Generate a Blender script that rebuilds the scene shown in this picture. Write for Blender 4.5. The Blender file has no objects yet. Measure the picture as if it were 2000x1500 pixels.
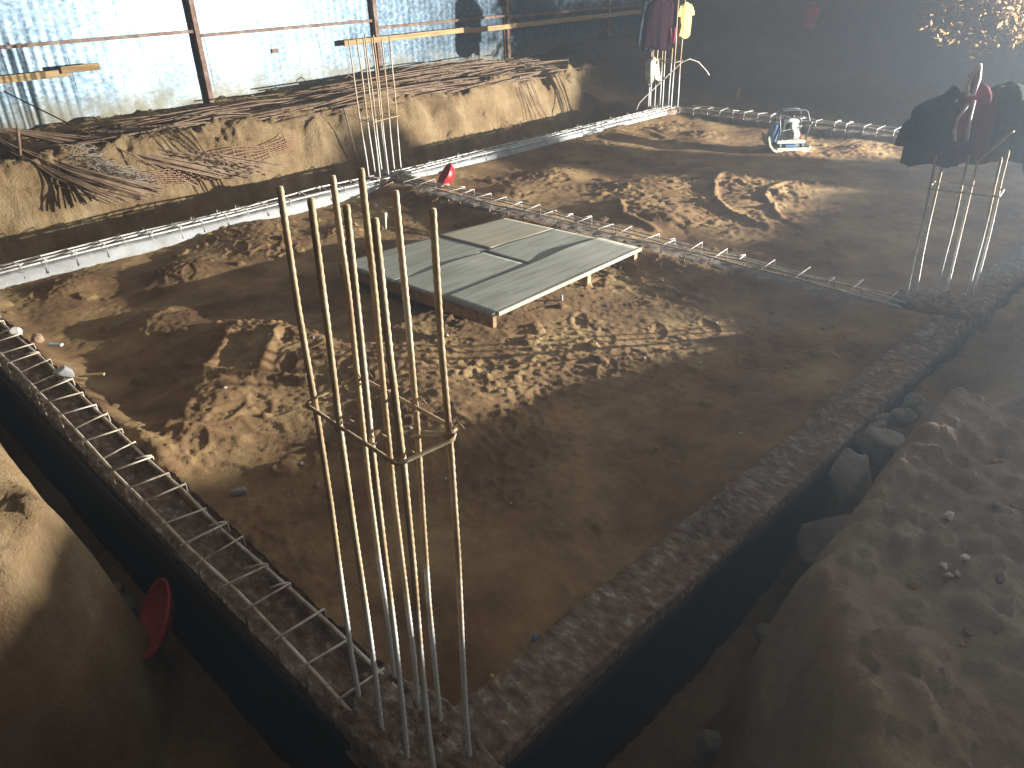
import bpy, math, random
import numpy as np
from mathutils import Vector, Matrix

random.seed(7)
SC = bpy.context.scene
COL = SC.collection
R = math.radians

# ------------------------------------------------------------------ helpers
def tag(o, label=None, cat=None, group=None, kind=None):
    if label: o['label'] = label
    if cat: o['category'] = cat
    if group: o['group'] = group
    if kind: o['kind'] = kind
    return o

def empty(name, loc=(0, 0, 0), rz=0.0):
    o = bpy.data.objects.new(name, None)
    o.empty_display_size = 0.1
    COL.objects.link(o)
    o.location = loc
    o.rotation_euler = (0, 0, rz)
    return o

class MB:
    """collects vertices and faces of one mesh"""
    def __init__(s):
        s.v = []; s.f = []
    def add(s, v, f):
        n = len(s.v)
        s.v += [tuple(p) for p in v]
        s.f += [tuple(i + n for i in q) for q in f]
    def box(s, c, d, rz=0.0, rx=0.0, ry=0.0, taper=1.0):
        M = Matrix.Translation(c) @ Matrix.Rotation(rz, 4, 'Z') @ Matrix.Rotation(ry, 4, 'Y') @ Matrix.Rotation(rx, 4, 'X')
        x, y, z = d[0] / 2, d[1] / 2, d[2] / 2
        P = [(-x, -y, -z), (x, -y, -z), (x, y, -z), (-x, y, -z)]
        P += [(a * taper, b * taper, z) for a, b, _ in P[:4]]
        s.add([M @ Vector(p) for p in P], [(0, 3, 2, 1), (4, 5, 6, 7), (0, 1, 5, 4), (1, 2, 6, 5), (2, 3, 7, 6), (3, 0, 4, 7)])
    def tube(s, pts, r, n=6, ribs=0.0, step=0.0):
        pts = [Vector(p) for p in pts]
        if step:
            q = [pts[0]]
            for a, b in zip(pts, pts[1:]):
                k = max(1, int((b - a).length / step))
                q += [a.lerp(b, (i + 1) / k) for i in range(k)]
            pts = q
        rr = r if isinstance(r, (list, tuple)) else [r] * len(pts)
        rings = []
        up = Vector((0.13, 0.29, 0.95)).normalized()
        for i, p in enumerate(pts):
            t = (pts[min(i + 1, len(pts) - 1)] - pts[max(i - 1, 0)])
            if t.length < 1e-9: t = Vector((0, 0, 1))
            t.normalize()
            a = t.cross(up)
            if a.length < 0.05: a = t.cross(Vector((1, 0, 0)))
            a.normalize(); b = t.cross(a)
            rad = rr[i] * (1 + (ribs if i % 2 else -ribs))
            rings.append([p + a * rad * math.cos(2 * math.pi * k / n) + b * rad * math.sin(2 * math.pi * k / n) for k in range(n)])
        v = [p for r_ in rings for p in r_]
        f = [(i * n + k, i * n + (k + 1) % n, (i + 1) * n + (k + 1) % n, (i + 1) * n + k) for i in range(len(pts) - 1) for k in range(n)]
        f.append(tuple(reversed(range(n)))); f.append(tuple((len(pts) - 1) * n + k for k in range(n)))
        s.add(v, f)
    def cyl(s, c, r, h, axis='Z', n=16, r2=None):
        r2 = r if r2 is None else r2
        A = {'X': Vector((1, 0, 0)), 'Y': Vector((0, 1, 0)), 'Z': Vector((0, 0, 1))}[axis]
        c = Vector(c)
        s.tube([c - A * h / 2, c + A * h / 2], [r, r2], n)
    def build(s, name, mat, parent=None, smooth=False, bevel=0.0):
        me = bpy.data.meshes.new(name)
        me.from_pydata(s.v, [], s.f)
        me.update()
        o = bpy.data.objects.new(name, me)
        COL.objects.link(o)
        if mat: me.materials.append(mat)
        if parent: o.parent = parent
        if smooth:
            for p in me.polygons: p.use_smooth = True
        if bevel:
            m = o.modifiers.new('bevel', 'BEVEL'); m.width = bevel; m.segments = 2
        return o

def grid_obj(name, X, Y, Z, mat, keep=None, parent=None):
    """sheet from 2-D arrays"""
    ny, nx = X.shape
    v = np.stack([X, Y, Z], -1).reshape(-1, 3)
    i = np.arange(ny * nx).reshape(ny, nx)
    q = np.stack([i[:-1, :-1], i[:-1, 1:], i[1:, 1:], i[1:, :-1]], -1).reshape(-1, 4)
    if keep is not None:
        q = q[keep[:-1, :-1].reshape(-1)]
    me = bpy.data.meshes.new(name)
    me.vertices.add(len(v)); me.vertices.foreach_set('co', v.ravel())
    me.loops.add(q.size); me.loops.foreach_set('vertex_index', q.ravel())
    me.polygons.add(len(q))
    me.polygons.foreach_set('loop_start', np.arange(0, q.size, 4))
    me.polygons.foreach_set('loop_total', np.full(len(q), 4))
    me.polygons.foreach_set('use_smooth', np.ones(len(q), bool))
    me.update(); me.validate()
    o = bpy.data.objects.new(name, me)
    COL.objects.link(o)
    me.materials.append(mat)
    if parent: o.parent = parent
    return o

def vnoise(x, y, seed=0):
    """smooth value noise in -1..1"""
    xi = np.floor(x).astype(np.int64); yi = np.floor(y).astype(np.int64)
    xf = x - xi; yf = y - yi
    u = xf * xf * xf * (xf * (xf * 6 - 15) + 10); w = yf * yf * yf * (yf * (yf * 6 - 15) + 10)
    def h(a, b):
        n = (a * 374761393 + b * 668265263 + seed * 2147483647) & 0xffffffff
        n = ((n ^ (n >> 13)) * 1274126177) & 0xffffffff
        n = n ^ (n >> 16)
        return (n & 0xffff) / 32767.5 - 1
    a, b, c, d = h(xi, yi), h(xi + 1, yi), h(xi, yi + 1), h(xi + 1, yi + 1)
    return (a * (1 - u) + b * u) * (1 - w) + (c * (1 - u) + d * u) * w

def fbm(x, y, seed=0, oct=4, gain=0.5, ridged=False):
    o = np.zeros_like(x, dtype=float); a = 1.0; f = 1.0; t = 0
    for k in range(oct):
        c, s = math.cos(0.7 * k + 0.3), math.sin(0.7 * k + 0.3)
        n = vnoise((x * c - y * s) * f + 17.3 * k, (x * s + y * c) * f - 9.1 * k, seed + 13 * k)
        if ridged: n = 1 - 2 * np.abs(n)
        o += a * n; t += a; a *= gain; f *= 2.03
    return o / t

def sstep(a, b, x):
    t = np.clip((x - a) / (b - a), 0, 1)
    return t * t * (3 - 2 * t)

def clods(X, Y, cell, seed, dens, hmax):
    """small hemispherical lumps of earth"""
    H = np.zeros_like(X)
    gx = np.floor(X / cell).astype(np.int64); gy = np.floor(Y / cell).astype(np.int64)
    def rnd(a, b, k):
        n = (a * 73856093 ^ b * 19349663 ^ (seed + k) * 83492791) & 0xffffffff
        n = ((n ^ (n >> 15)) * 2246822519) & 0xffffffff
        n = ((n ^ (n >> 13)) * 3266489917) & 0xffffffff
        return ((n ^ (n >> 16)) & 0xffff) / 65535.0
    for dx in (-1, 0, 1):
        for dy in (-1, 0, 1):
            a, b = gx + dx, gy + dy
            cx = (a + rnd(a, b, 1)) * cell; cy = (b + rnd(a, b, 2)) * cell
            r = cell * (0.2 + 0.4 * rnd(a, b, 3) ** 2)
            on = rnd(a, b, 4) < dens
            d2 = ((X - cx) ** 2 + (Y - cy) ** 2) / r ** 2
            hh = np.sqrt(np.clip(1 - d2, 0, 1)) * r * 0.9
            H = np.maximum(H, np.where(on, np.minimum(hh, hmax), 0))
    return H

def polydist(X, Y, pts):
    D = np.full(X.shape, 1e9)
    for (ax, ay), (bx, by) in zip(pts, pts[1:]):
        dx, dy = bx - ax, by - ay
        t = np.clip(((X - ax) * dx + (Y - ay) * dy) / (dx * dx + dy * dy + 1e-9), 0, 1)
        D = np.minimum(D, np.hypot(X - ax - t * dx, Y - ay - t * dy))
    return D

# ------------------------------------------------------------------ materials
def mat(name, cols, scale=6.0, rough=0.9, bump=0.0, bscale=60.0, metallic=0.0, detail=8.0, stretch=None, spec=None, rough2=None, bdist=0.02, pos=None, sheen=None):
    m = bpy.data.materials.new(name); m.use_nodes = True
    nt = m.node_tree; N = nt.nodes; L = nt.links
    b = N['Principled BSDF']
    tc = N.new('ShaderNodeTexCoord'); mp = N.new('ShaderNodeMapping')
    L.new(tc.outputs['Object'], mp.inputs['Vector'])
    if stretch: mp.inputs['Scale'].default_value = stretch
    n = N.new('ShaderNodeTexNoise'); n.inputs['Scale'].default_value = scale; n.inputs['Detail'].default_value = detail; n.inputs['Roughness'].default_value = 0.65
    L.new(mp.outputs[0], n.inputs['Vector'])
    r = N.new('ShaderNodeValToRGB'); e = r.color_ramp.elements
    k = len(cols)
    ps = pos or [0.3 + 0.4 * i / max(1, k - 1) for i in range(k)]
    e[0].position = ps[0]; e[0].color = (*cols[0], 1)
    e[1].position = ps[-1]; e[1].color = (*cols[-1], 1)
    for i in range(1, k - 1):
        x = e.new(ps[i]); x.color = (*cols[i], 1)
    L.new(n.outputs['Fac'], r.inputs['Fac']); L.new(r.outputs['Color'], b.inputs['Base Color'])
    b.inputs['Roughness'].default_value = rough; b.inputs['Metallic'].default_value = metallic
    if spec is not None: b.inputs['Specular IOR Level'].default_value = spec
    if bump:
        n2 = N.new('ShaderNodeTexNoise'); n2.inputs['Scale'].default_value = bscale; n2.inputs['Detail'].default_value = 9; n2.inputs['Roughness'].default_value = 0.7
        L.new(mp.outputs[0], n2.inputs['Vector'])
        bp = N.new('ShaderNodeBump'); bp.inputs['Strength'].default_value = bump; bp.inputs['Distance'].default_value = bdist
        L.new(n2.outputs['Fac'], bp.inputs['Height']); L.new(bp.outputs[0], b.inputs['Normal'])
    return m

M = {}
M['soil'] = mat('packed_soil', [(.115, .062, .032), (.24, .148, .070), (.39, .272, .128)], 2.0, .95, 1.0, 110, spec=.15, bdist=.012)
M['bank'] = mat('bank_earth', [(.17, .108, .054), (.31, .212, .108), (.43, .325, .185)], 2.3, .95, .95, 38, spec=.15, bdist=.045)
M['concrete'] = mat('rough_concrete', [(.15, .125, .10), (.27, .24, .20), (.40, .37, .32)], 9, .92, .8, 70, spec=.2, bdist=.02)
M['concrete_dirty'] = mat('earthy_concrete', [(.10, .07, .05), (.20, .165, .13), (.36, .32, .27)], 7, .95, .9, 55, spec=.2, bdist=.025)
M['concrete_side'] = mat('formed_concrete', [(.27, .27, .26), (.36, .37, .36), (.45, .46, .45)], 5, .8, .3, 60, spec=.3, bdist=.01)
M['steel'] = mat('dusty_steel', [(.20, .13, .08), (.42, .37, .31), (.62, .59, .54)], 22, .6, .3, 120, spec=.5, bdist=.004, pos=[.3, .45, .6])
M['steel_white'] = mat('cement_dusted_steel', [(.38, .33, .27), (.62, .59, .54), (.72, .70, .66)], 14, .55, .3, 150, spec=.5, bdist=.004)
M['cage_steel'] = mat('muddy_steel', [(.16, .11, .065), (.42, .36, .27), (.58, .53, .44)], 7, .65, .4, 130, spec=.4, bdist=.004, pos=[.32, .47, .62])
M['rust'] = mat('rusty_steel', [(.12, .075, .045), (.23, .155, .10), (.33, .235, .155)], 9, .75, .3, 120, spec=.35, bdist=.003)
M['ply'] = mat('weathered_plywood', [(.20, .20, .16), (.30, .305, .255), (.38, .385, .325)], 3.5, .75, .3, 30, stretch=(.6, 5, 1), spec=.35, bdist=.006)
M['ply_yellow'] = mat('clean_plywood', [(.29, .25, .17), (.37, .34, .25), (.40, .38, .30)], 3, .7, .2, 30, stretch=(.6, 5, 1), spec=.3, bdist=.005)
M['wood'] = mat('sawn_timber', [(.28, .18, .08), (.42, .29, .14), (.52, .39, .21)], 5, .8, .3, 40, stretch=(.5, 6, 6), spec=.25, bdist=.006)
M['wood_brown'] = mat('brown_timber', [(.16, .085, .04), (.30, .19, .09), (.42, .29, .15)], 4, .8, .3, 40, stretch=(.5, 5, 5), spec=.25, bdist=.006)
M['post'] = mat('rusty_post_steel', [(.10, .05, .03), (.20, .11, .065), (.34, .30, .27)], 7, .6, .3, 60, spec=.4, bdist=.004)
M['red'] = mat('red_plastic', [(.30, .012, .014), (.45, .018, .02), (.50, .03, .03)], 6, .4, .1, 60, spec=.5)
M['red_dusty'] = mat('dusty_red_plastic', [(.22, .02, .018), (.36, .03, .03), (.34, .10, .08)], 5, .55, .2, 60, spec=.4)
M['stone'] = mat('field_stone', [(.15, .14, .12), (.26, .24, .205), (.36, .33, .28)], 5, .9, .9, 30, spec=.25)
M['stone_orange'] = mat('orange_stone', [(.22, .13, .07), (.33, .22, .13), (.38, .27, .18)], 5, .9, .7, 30, spec=.25)
M['pale'] = mat('pale_stone', [(.45, .42, .38), (.58, .55, .5), (.66, .64, .6)], 8, .85, .4, 40)
M['dark_metal'] = mat('dark_paint', [(.02, .02, .022), (.04, .04, .042), (.06, .06, .06)], 8, .45, .1, 60, spec=.5)
M['grey_metal'] = mat('grey_paint', [(.22, .23, .21), (.36, .37, .34), (.46, .47, .43)], 8, .5, .2, 60, spec=.5)
M['base_metal'] = mat('dusty_cast_iron', [(.24, .24, .18), (.36, .36, .28), (.44, .42, .33)], 9, .6, .3, 60, spec=.4)
M['blue'] = mat('blue_paint', [(.03, .07, .13), (.05, .11, .20), (.08, .15, .25)], 8, .45, .1, 60, spec=.5)
M['white'] = mat('off_white_paint', [(.36, .37, .35), (.5, .51, .48), (.56, .56, .53)], 8, .5, .1, 60)
M['navy'] = mat('dark_navy_cloth', [(.02, .025, .04), (.035, .042, .062), (.05, .058, .08)], 9, .95, .4, 200, spec=.1)
M['maroon'] = mat('maroon_cloth', [(.08, .02, .03), (.13, .032, .046), (.17, .05, .06)], 9, .95, .4, 200, spec=.1)
M['crimson'] = mat('crimson_lining', [(.22, .02, .05), (.34, .03, .08), (.40, .06, .11)], 9, .9, .3, 200)
M['pinkwhite'] = mat('white_cloth_trim', [(.6, .52, .52), (.72, .66, .66), (.76, .73, .72)], 9, .9, .3, 200)
M['olive'] = mat('dark_green_cloth', [(.045, .06, .045), (.07, .09, .068), (.095, .115, .088)], 9, .95, .4, 200, spec=.1)
M['yellow'] = mat('yellow_cloth', [(.50, .46, .10), (.62, .58, .16), (.68, .65, .24)], 7, .95, .3, 200)
M['cream'] = mat('cream_cloth', [(.25, .24, .17), (.5, .49, .37), (.66, .65, .52)], 12, .95, .4, 150)
M['orange_net'] = mat('orange_netting', [(.28, .14, .085), (.36, .20, .12), (.40, .26, .17)], 14, .7)
M['blue_black'] = mat('dark_facing', [(.008, .010, .014), (.013, .016, .022), (.022, .026, .034)], 4, .7, .4, 40, spec=.25, bdist=.01)  # blue-black for the sheets added on the outer beam faces
M['wire'] = mat('grey_wire', [(.12, .105, .085), (.24, .215, .18), (.36, .33, .28)], 30, .6)
M['bark'] = mat('bark', [(.05, .035, .022), (.10, .07, .045), (.14, .10, .07)], 12, .95, .6, 40)
M['leaf'] = mat('dry_leaves', [(.15, .075, .025), (.27, .15, .055), (.36, .22, .09)], 3, .8, spec=.2)
M['sacking'] = mat('cement_paper', [(.20, .17, .13), (.30, .26, .2), (.38, .34, .27)], 6, .9, .3, 40)
M['beam_top'] = mat('scratched_concrete', [(.15, .095, .062), (.26, .185, .13), (.33, .265, .20), (.55, .51, .44)], 26, .92, 1.0, 60, spec=.2, bdist=.03, pos=[.34, .5, .58, .68], stretch=(1, .55, 1))
def bank_light_tones(m):
    """light and shade put into the earth colour; darker, redder by the camera"""
    nt = m.node_tree; N = nt.nodes; L = nt.links; b = N['Principled BSDF']; col = b.inputs['Base Color'].links[0].from_socket
    tc = N.new('ShaderNodeTexCoord'); n = N.new('ShaderNodeTexNoise'); n.inputs['Scale'].default_value = 1.6; n.inputs['Detail'].default_value = 5
    L.new(tc.outputs['Object'], n.inputs['Vector'])
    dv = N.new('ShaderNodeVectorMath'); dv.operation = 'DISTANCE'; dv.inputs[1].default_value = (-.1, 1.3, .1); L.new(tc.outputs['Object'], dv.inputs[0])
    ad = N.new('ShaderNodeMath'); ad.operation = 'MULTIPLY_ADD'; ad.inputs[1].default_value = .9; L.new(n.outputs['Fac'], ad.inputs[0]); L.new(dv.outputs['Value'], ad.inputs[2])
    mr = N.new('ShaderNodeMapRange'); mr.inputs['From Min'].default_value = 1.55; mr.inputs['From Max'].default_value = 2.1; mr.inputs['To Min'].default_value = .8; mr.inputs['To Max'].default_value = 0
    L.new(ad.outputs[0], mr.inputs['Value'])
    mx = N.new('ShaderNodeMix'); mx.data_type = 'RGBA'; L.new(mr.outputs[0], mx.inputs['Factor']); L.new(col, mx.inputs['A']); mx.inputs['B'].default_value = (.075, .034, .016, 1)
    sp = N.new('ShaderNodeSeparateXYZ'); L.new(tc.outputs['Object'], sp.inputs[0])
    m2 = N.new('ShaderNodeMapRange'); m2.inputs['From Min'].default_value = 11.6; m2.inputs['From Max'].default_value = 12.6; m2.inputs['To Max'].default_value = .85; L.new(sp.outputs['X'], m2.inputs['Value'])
    m3 = N.new('ShaderNodeMix'); m3.data_type = 'RGBA'; L.new(m2.outputs[0], m3.inputs['Factor']); L.new(mx.outputs['Result'], m3.inputs['A']); m3.inputs['B'].default_value = (.085, .055, .036, 1)  # gloom of the spoil heap painted in as darker soil
    # glare veil over the right bank painted in as paler, greyer earth
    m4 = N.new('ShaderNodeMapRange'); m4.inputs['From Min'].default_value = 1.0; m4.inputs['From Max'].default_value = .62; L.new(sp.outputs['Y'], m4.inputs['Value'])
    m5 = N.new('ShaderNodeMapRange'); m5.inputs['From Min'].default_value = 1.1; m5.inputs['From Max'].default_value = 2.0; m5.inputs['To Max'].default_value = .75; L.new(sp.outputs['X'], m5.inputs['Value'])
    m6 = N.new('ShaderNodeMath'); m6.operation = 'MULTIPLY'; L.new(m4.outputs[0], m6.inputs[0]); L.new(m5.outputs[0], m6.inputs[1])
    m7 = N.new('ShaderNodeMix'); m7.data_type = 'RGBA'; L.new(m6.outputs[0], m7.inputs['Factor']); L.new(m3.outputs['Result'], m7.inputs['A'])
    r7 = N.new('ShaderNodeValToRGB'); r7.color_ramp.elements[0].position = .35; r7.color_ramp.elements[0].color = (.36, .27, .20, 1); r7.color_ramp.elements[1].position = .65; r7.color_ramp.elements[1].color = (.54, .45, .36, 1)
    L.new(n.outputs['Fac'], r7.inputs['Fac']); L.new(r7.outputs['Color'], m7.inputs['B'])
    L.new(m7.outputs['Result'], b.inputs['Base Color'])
bank_light_tones(M['bank'])

def rebar_mat():
    """yellow-brown rust, dusted with splashed cement lower down the bar"""
    m = mat('column_rebar_steel', [(.22, .14, .075), (.40, .30, .175), (.54, .48, .38)], 11, .65, .3, 160, spec=.4, bdist=.003, stretch=(1, 1, .35))
    nt = m.node_tree; N = nt.nodes; L = nt.links; b = N['Principled BSDF']
    col = b.inputs['Base Color'].links[0].from_socket
    tc = N.new('ShaderNodeTexCoord'); sp = N.new('ShaderNodeSeparateXYZ'); L.new(tc.outputs['Object'], sp.inputs[0])
    mr = N.new('ShaderNodeMapRange'); mr.inputs['From Min'].default_value = 1.0; mr.inputs['From Max'].default_value = .15
    L.new(sp.outputs['Z'], mr.inputs['Value'])
    n = N.new('ShaderNodeTexNoise'); n.inputs['Scale'].default_value = 9; n.inputs['Detail'].default_value = 5
    L.new(tc.outputs['Object'], n.inputs['Vector'])
    ad = N.new('ShaderNodeMath'); ad.operation = 'ADD'; L.new(mr.outputs[0], ad.inputs[0]); L.new(n.outputs['Fac'], ad.inputs[1])
    r = N.new('ShaderNodeValToRGB'); r.color_ramp.elements[0].position = .72; r.color_ramp.elements[1].position = .95
    sc = N.new('ShaderNodeMath'); sc.operation = 'MULTIPLY'; sc.inputs[1].default_value = .8; L.new(ad.outputs[0], sc.inputs[0]); L.new(sc.outputs[0], r.inputs['Fac'])
    mx = N.new('ShaderNodeMix'); mx.data_type = 'RGBA'
    L.new(r.outputs['Color'], mx.inputs['Factor']); L.new(col, mx.inputs['A']); mx.inputs['B'].default_value = (.60, .60, .57, 1)
    L.new(mx.outputs['Result'], b.inputs['Base Color'])
    return m
M['rebar'] = rebar_mat()

def sheet_mat():
    """galvanised sheet: spangled, dusty and stained towards its foot"""
    m = bpy.data.materials.new('galvanised_sheet'); m.use_nodes = True
    nt = m.node_tree; N = nt.nodes; L = nt.links; b = N['Principled BSDF']
    tc = N.new('ShaderNodeTexCoord')
    mp = N.new('ShaderNodeMapping'); mp.inputs['Rotation'].default_value = (0, R(35), 0); mp.inputs['Scale'].default_value = (1, 1, 1.5)
    L.new(tc.outputs['Object'], mp.inputs['Vector'])
    n = N.new('ShaderNodeTexNoise'); n.inputs['Scale'].default_value = 15; n.inputs['Detail'].default_value = 6; n.inputs['Roughness'].default_value = .72
    L.new(mp.outputs[0], n.inputs['Vector'])
    r = N.new('ShaderNodeValToRGB'); e = r.color_ramp.elements
    e[0].position = .34; e[0].color = (.065, .10, .13, 1); e[1].position = .68; e[1].color = (.24, .315, .37, 1)
    x = e.new(.48); x.color = (.115, .165, .21, 1)
    L.new(n.outputs['Fac'], r.inputs['Fac'])
    sp = N.new('ShaderNodeSeparateXYZ'); L.new(tc.outputs['Object'], sp.inputs[0])
    mr = N.new('ShaderNodeMapRange'); mr.inputs['From Min'].default_value = 1.25; mr.inputs['From Max'].default_value = .4
    L.new(sp.outputs['Z'], mr.inputs['Value'])
    n2 = N.new('ShaderNodeTexNoise'); n2.inputs['Scale'].default_value = 2.6; n2.inputs['Detail'].default_value = 8; n2.inputs['Roughness'].default_value = .7
    L.new(tc.outputs['Object'], n2.inputs['Vector'])
    mu = N.new('ShaderNodeMath'); mu.operation = 'MULTIPLY'; L.new(mr.outputs[0], mu.inputs[0]); L.new(n2.outputs['Fac'], mu.inputs[1])
    r2 = N.new('ShaderNodeValToRGB'); r2.color_ramp.elements[0].position = .22; r2.color_ramp.elements[1].position = .55
    L.new(mu.outputs[0], r2.inputs['Fac'])
    mx = N.new('ShaderNodeMix'); mx.data_type = 'RGBA'; L.new(r2.outputs['Color'], mx.inputs['Factor']); L.new(r.outputs['Color'], mx.inputs['A']); mx.inputs['B'].default_value = (.27, .245, .17, 1)
    L.new(mx.outputs['Result'], b.inputs['Base Color'])
    b.inputs['Metallic'].default_value = .8
    rr = N.new('ShaderNodeMapRange'); rr.inputs['To Min'].default_value = .33; rr.inputs['To Max'].default_value = .55
    n4 = N.new('ShaderNodeTexNoise'); n4.inputs['Scale'].default_value = 1.3; n4.inputs['Detail'].default_value = 3; L.new(tc.outputs['Object'], n4.inputs['Vector'])
    av = N.new('ShaderNodeMath'); av.operation = 'MULTIPLY_ADD'; av.inputs[1].default_value = 1.1; av.inputs[2].default_value = -.3; L.new(n4.outputs['Fac'], av.inputs[0])
    av2 = N.new('ShaderNodeMath'); av2.operation = 'MULTIPLY_ADD'; av2.inputs[1].default_value = .5; L.new(n.outputs['Fac'], av2.inputs[0]); L.new(av.outputs[0], av2.inputs[2])
    L.new(av2.outputs[0], rr.inputs['Value'])
    ad = N.new('ShaderNodeMath'); ad.operation = 'MULTIPLY_ADD'; ad.inputs[1].default_value = .3; L.new(r2.outputs['Color'], ad.inputs[0]); L.new(rr.outputs[0], ad.inputs[2])
    L.new(ad.outputs[0], b.inputs['Roughness'])
    n3 = N.new('ShaderNodeTexNoise'); n3.inputs['Scale'].default_value = 9; n3.inputs['Detail'].default_value = 6; n3.inputs['Roughness'].default_value = .6
    L.new(mp.outputs[0], n3.inputs['Vector'])
    bp = N.new('ShaderNodeBump'); bp.inputs['Strength'].default_value = .2; bp.inputs['Distance'].default_value = .02
    L.new(n3.outputs['Fac'], bp.inputs['Height']); L.new(bp.outputs[0], b.inputs['Normal'])
    return m
M['sheet'] = sheet_mat()

def plaid_mat():
    m = bpy.data.materials.new('dark_plaid_cloth'); m.use_nodes = True
    nt = m.node_tree; N = nt.nodes; L = nt.links; b = N['Principled BSDF']
    tc = N.new('ShaderNodeTexCoord')
    cols = []
    for ax, rot in (('X', (0, 0, 0)), ('Z', (0, 0, 0))):
        w = N.new('ShaderNodeTexWave'); w.bands_direction = ax; w.inputs['Scale'].default_value = 9; w.inputs['Distortion'].default_value = .6
        L.new(tc.outputs['Object'], w.inputs['Vector'])
        r = N.new('ShaderNodeValToRGB'); r.color_ramp.elements[0].position = .45; r.color_ramp.elements[1].position = .7
        r.color_ramp.elements[0].color = (.010, .005, .008, 1); r.color_ramp.elements[1].color = (.032, .009, .013, 1)
        L.new(w.outputs['Fac'], r.inputs['Fac']); cols.append(r)
    mx = N.new('ShaderNodeMix'); mx.data_type = 'RGBA'; mx.inputs['Factor'].default_value = .5
    L.new(cols[0].outputs[0], mx.inputs['A']); L.new(cols[1].outputs[0], mx.inputs['B'])
    L.new(mx.outputs['Result'], b.inputs['Base Color']); b.inputs['Roughness'].default_value = .95
    b.inputs['Specular IOR Level'].default_value = .1
    return m
M['plaid'] = plaid_mat()

# ------------------------------------------------------------------ where the lamp stands
LAMP = Vector((12.5, -3.8, 1.60))

# ------------------------------------------------------------------ terrain
def trench_terrain(X, Y):
    n1 = fbm(X * .9, Y * .9, 3, 4); n2 = fbm(X * 4, Y * 4, 5, 4); n3 = fbm(X * 2.2, Y * 2.2, 8, 4, ridged=True)
    # left bank
    wob = .05 * fbm(X * 1.7, Y * 1.7, 21, 3)
    cl = .37 + np.clip(3.05 - Y, 0, 3) * .56 + wob
    s = .77 - X
    lb = -.78 + .07 * n2
    left = lb + (1.14 + .03 * n1) * sstep(.0, 1, (s - cl + .26) / .30 * (1 - .45 * sstep(2.9, 1.6, Y))) + .03 * n2 * sstep(cl - .1, cl, s) + .34 * np.clip(s - cl, 0, 1.0)
    left = left - .40 * sstep(2.75, 2.2, Y) * sstep(.5, 1.1, Y) * sstep(lb + .3, lb + .9, left)
    left = np.where(s > 0, left, -2.0)
    # right bank
    yc = .68 - np.clip(2.0 - X, 0, 3) * .75 + .05 * np.sin(X * 2.3) * sstep(1.8, 3, X)
    s = 1.19 - Y
    c = 1.19 - yc + wob * .8
    fill = -.62 + .52 * sstep(2.5, 4.2, X) + .05 * n2
    rise = sstep(0, 1, (s - c + .34) / .36)
    top = .49 + .045 * n1 + .04 * sstep(c, c + 1.0, s) - .15 * sstep(5.0, 6.5, X) - .28 * sstep(3.3, 3.9, X) * sstep(5.0, 4.3, X) * sstep(.35, .75, Y)
    right = fill + (top - fill) * rise + (.035 * n2 + .03 * n3) * sstep(c - .3, c, s)
    # unseen berm added behind the right bank, its heights set to cast shadows
    bx = [3.2, 4.6, 6.4, 7.0, 7.36, 7.72, 8.11, 8.44, 8.57, 8.75, 8.96, 9.2, 9.45, 9.56, 9.7, 9.84, 10.08, 10.7, 11.0, 11.21, 11.40, 11.45, 11.64, 11.69, 11.9, 12.15, 12.25, 12.31, 12.41, 12.51, 12.66, 12.82, 12.93, 12.99, 13.5, 14.2, 15, 17]
    bz = [.50, .85, 1.10, 1.12, 1.02, 1.07, 1.12, 1.14, 1.12, 1.05, .99, .98, .92, .88, .96, 1.01, 1.04, 1.05, 1.04, 1.05, 1.07, 1.35, 1.37, 1.07, 1.06, 1.09, 1.24, 1.37, 1.42, 1.48, 1.57, 1.58, 1.57, 1.42, 1.40, 1.42, 1.7, 1.6]
    bh = np.interp(X, bx, bz)
    bw = .55 + .2 * sstep(12.2, 13.4, X)
    prof = np.exp(-(np.abs(Y + 1.55) / bw) ** 2.2)
    right = np.where(s > 0, np.maximum(right, right + (bh + .02 * n2 * (X < 12.0) - right) * prof), right)
    right = np.where(s > 0, right, -2.0)
    # far bank under the fence
    s = Y - 7.80
    e = 2.25 + .16 * n1 + .06 * n3
    face = sstep(0, 1, (s - e + .78) / .80)
    far = -.85 + .05 * n2 + (1.20 + .05 * n1) * face + .09 * sstep(e, e + 1.4, s) + (.13 * n3 + .07 * n2 + .05 * fbm(X * 7, Y * 7, 61, 3, .6, ridged=True)) * sstep(.1, .6, face) * (1 - .75 * sstep(e, e + .4, s))
    far = np.where(s > 0, far, -2.0)
    # far end: flat yard, then a spoil heap
    s = X - 11.52
    heap = 2.5 * sstep(13.1, 15.3, X - .34 * np.clip(Y - 4.2, 0, 9) + .18 * n1) * sstep(-.4, 2.6, Y) * (1 - .75 * sstep(6.0, 10.5, Y))
    heap2 = .55 * np.exp(-(((X - 14.2) / 1.3) ** 2 + ((Y - 8.2) / 1.6) ** 2))
    end = -.10 + .04 * n2 + .35 * sstep(12.0, 13.4, X) + heap * (1 + .08 * n1) + heap2 + .06 * n3 * sstep(.1, .6, heap) + .35 * sstep(9, 10.6, Y) + .6 * sstep(1.1, .4, Y) + .04 * n2 * sstep(.1, .5, heap)
    end = np.where(s > 0, end, -2.0)
    H = np.maximum(np.maximum(left, right), np.maximum(far, end))
    return np.where(H < -1.5, -.62, H)

def axis(segs):
    out = []
    for a, b, d in segs:
        out += list(np.arange(a, b, d))
    out.append(segs[-1][1])
    return np.array(out)

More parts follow.
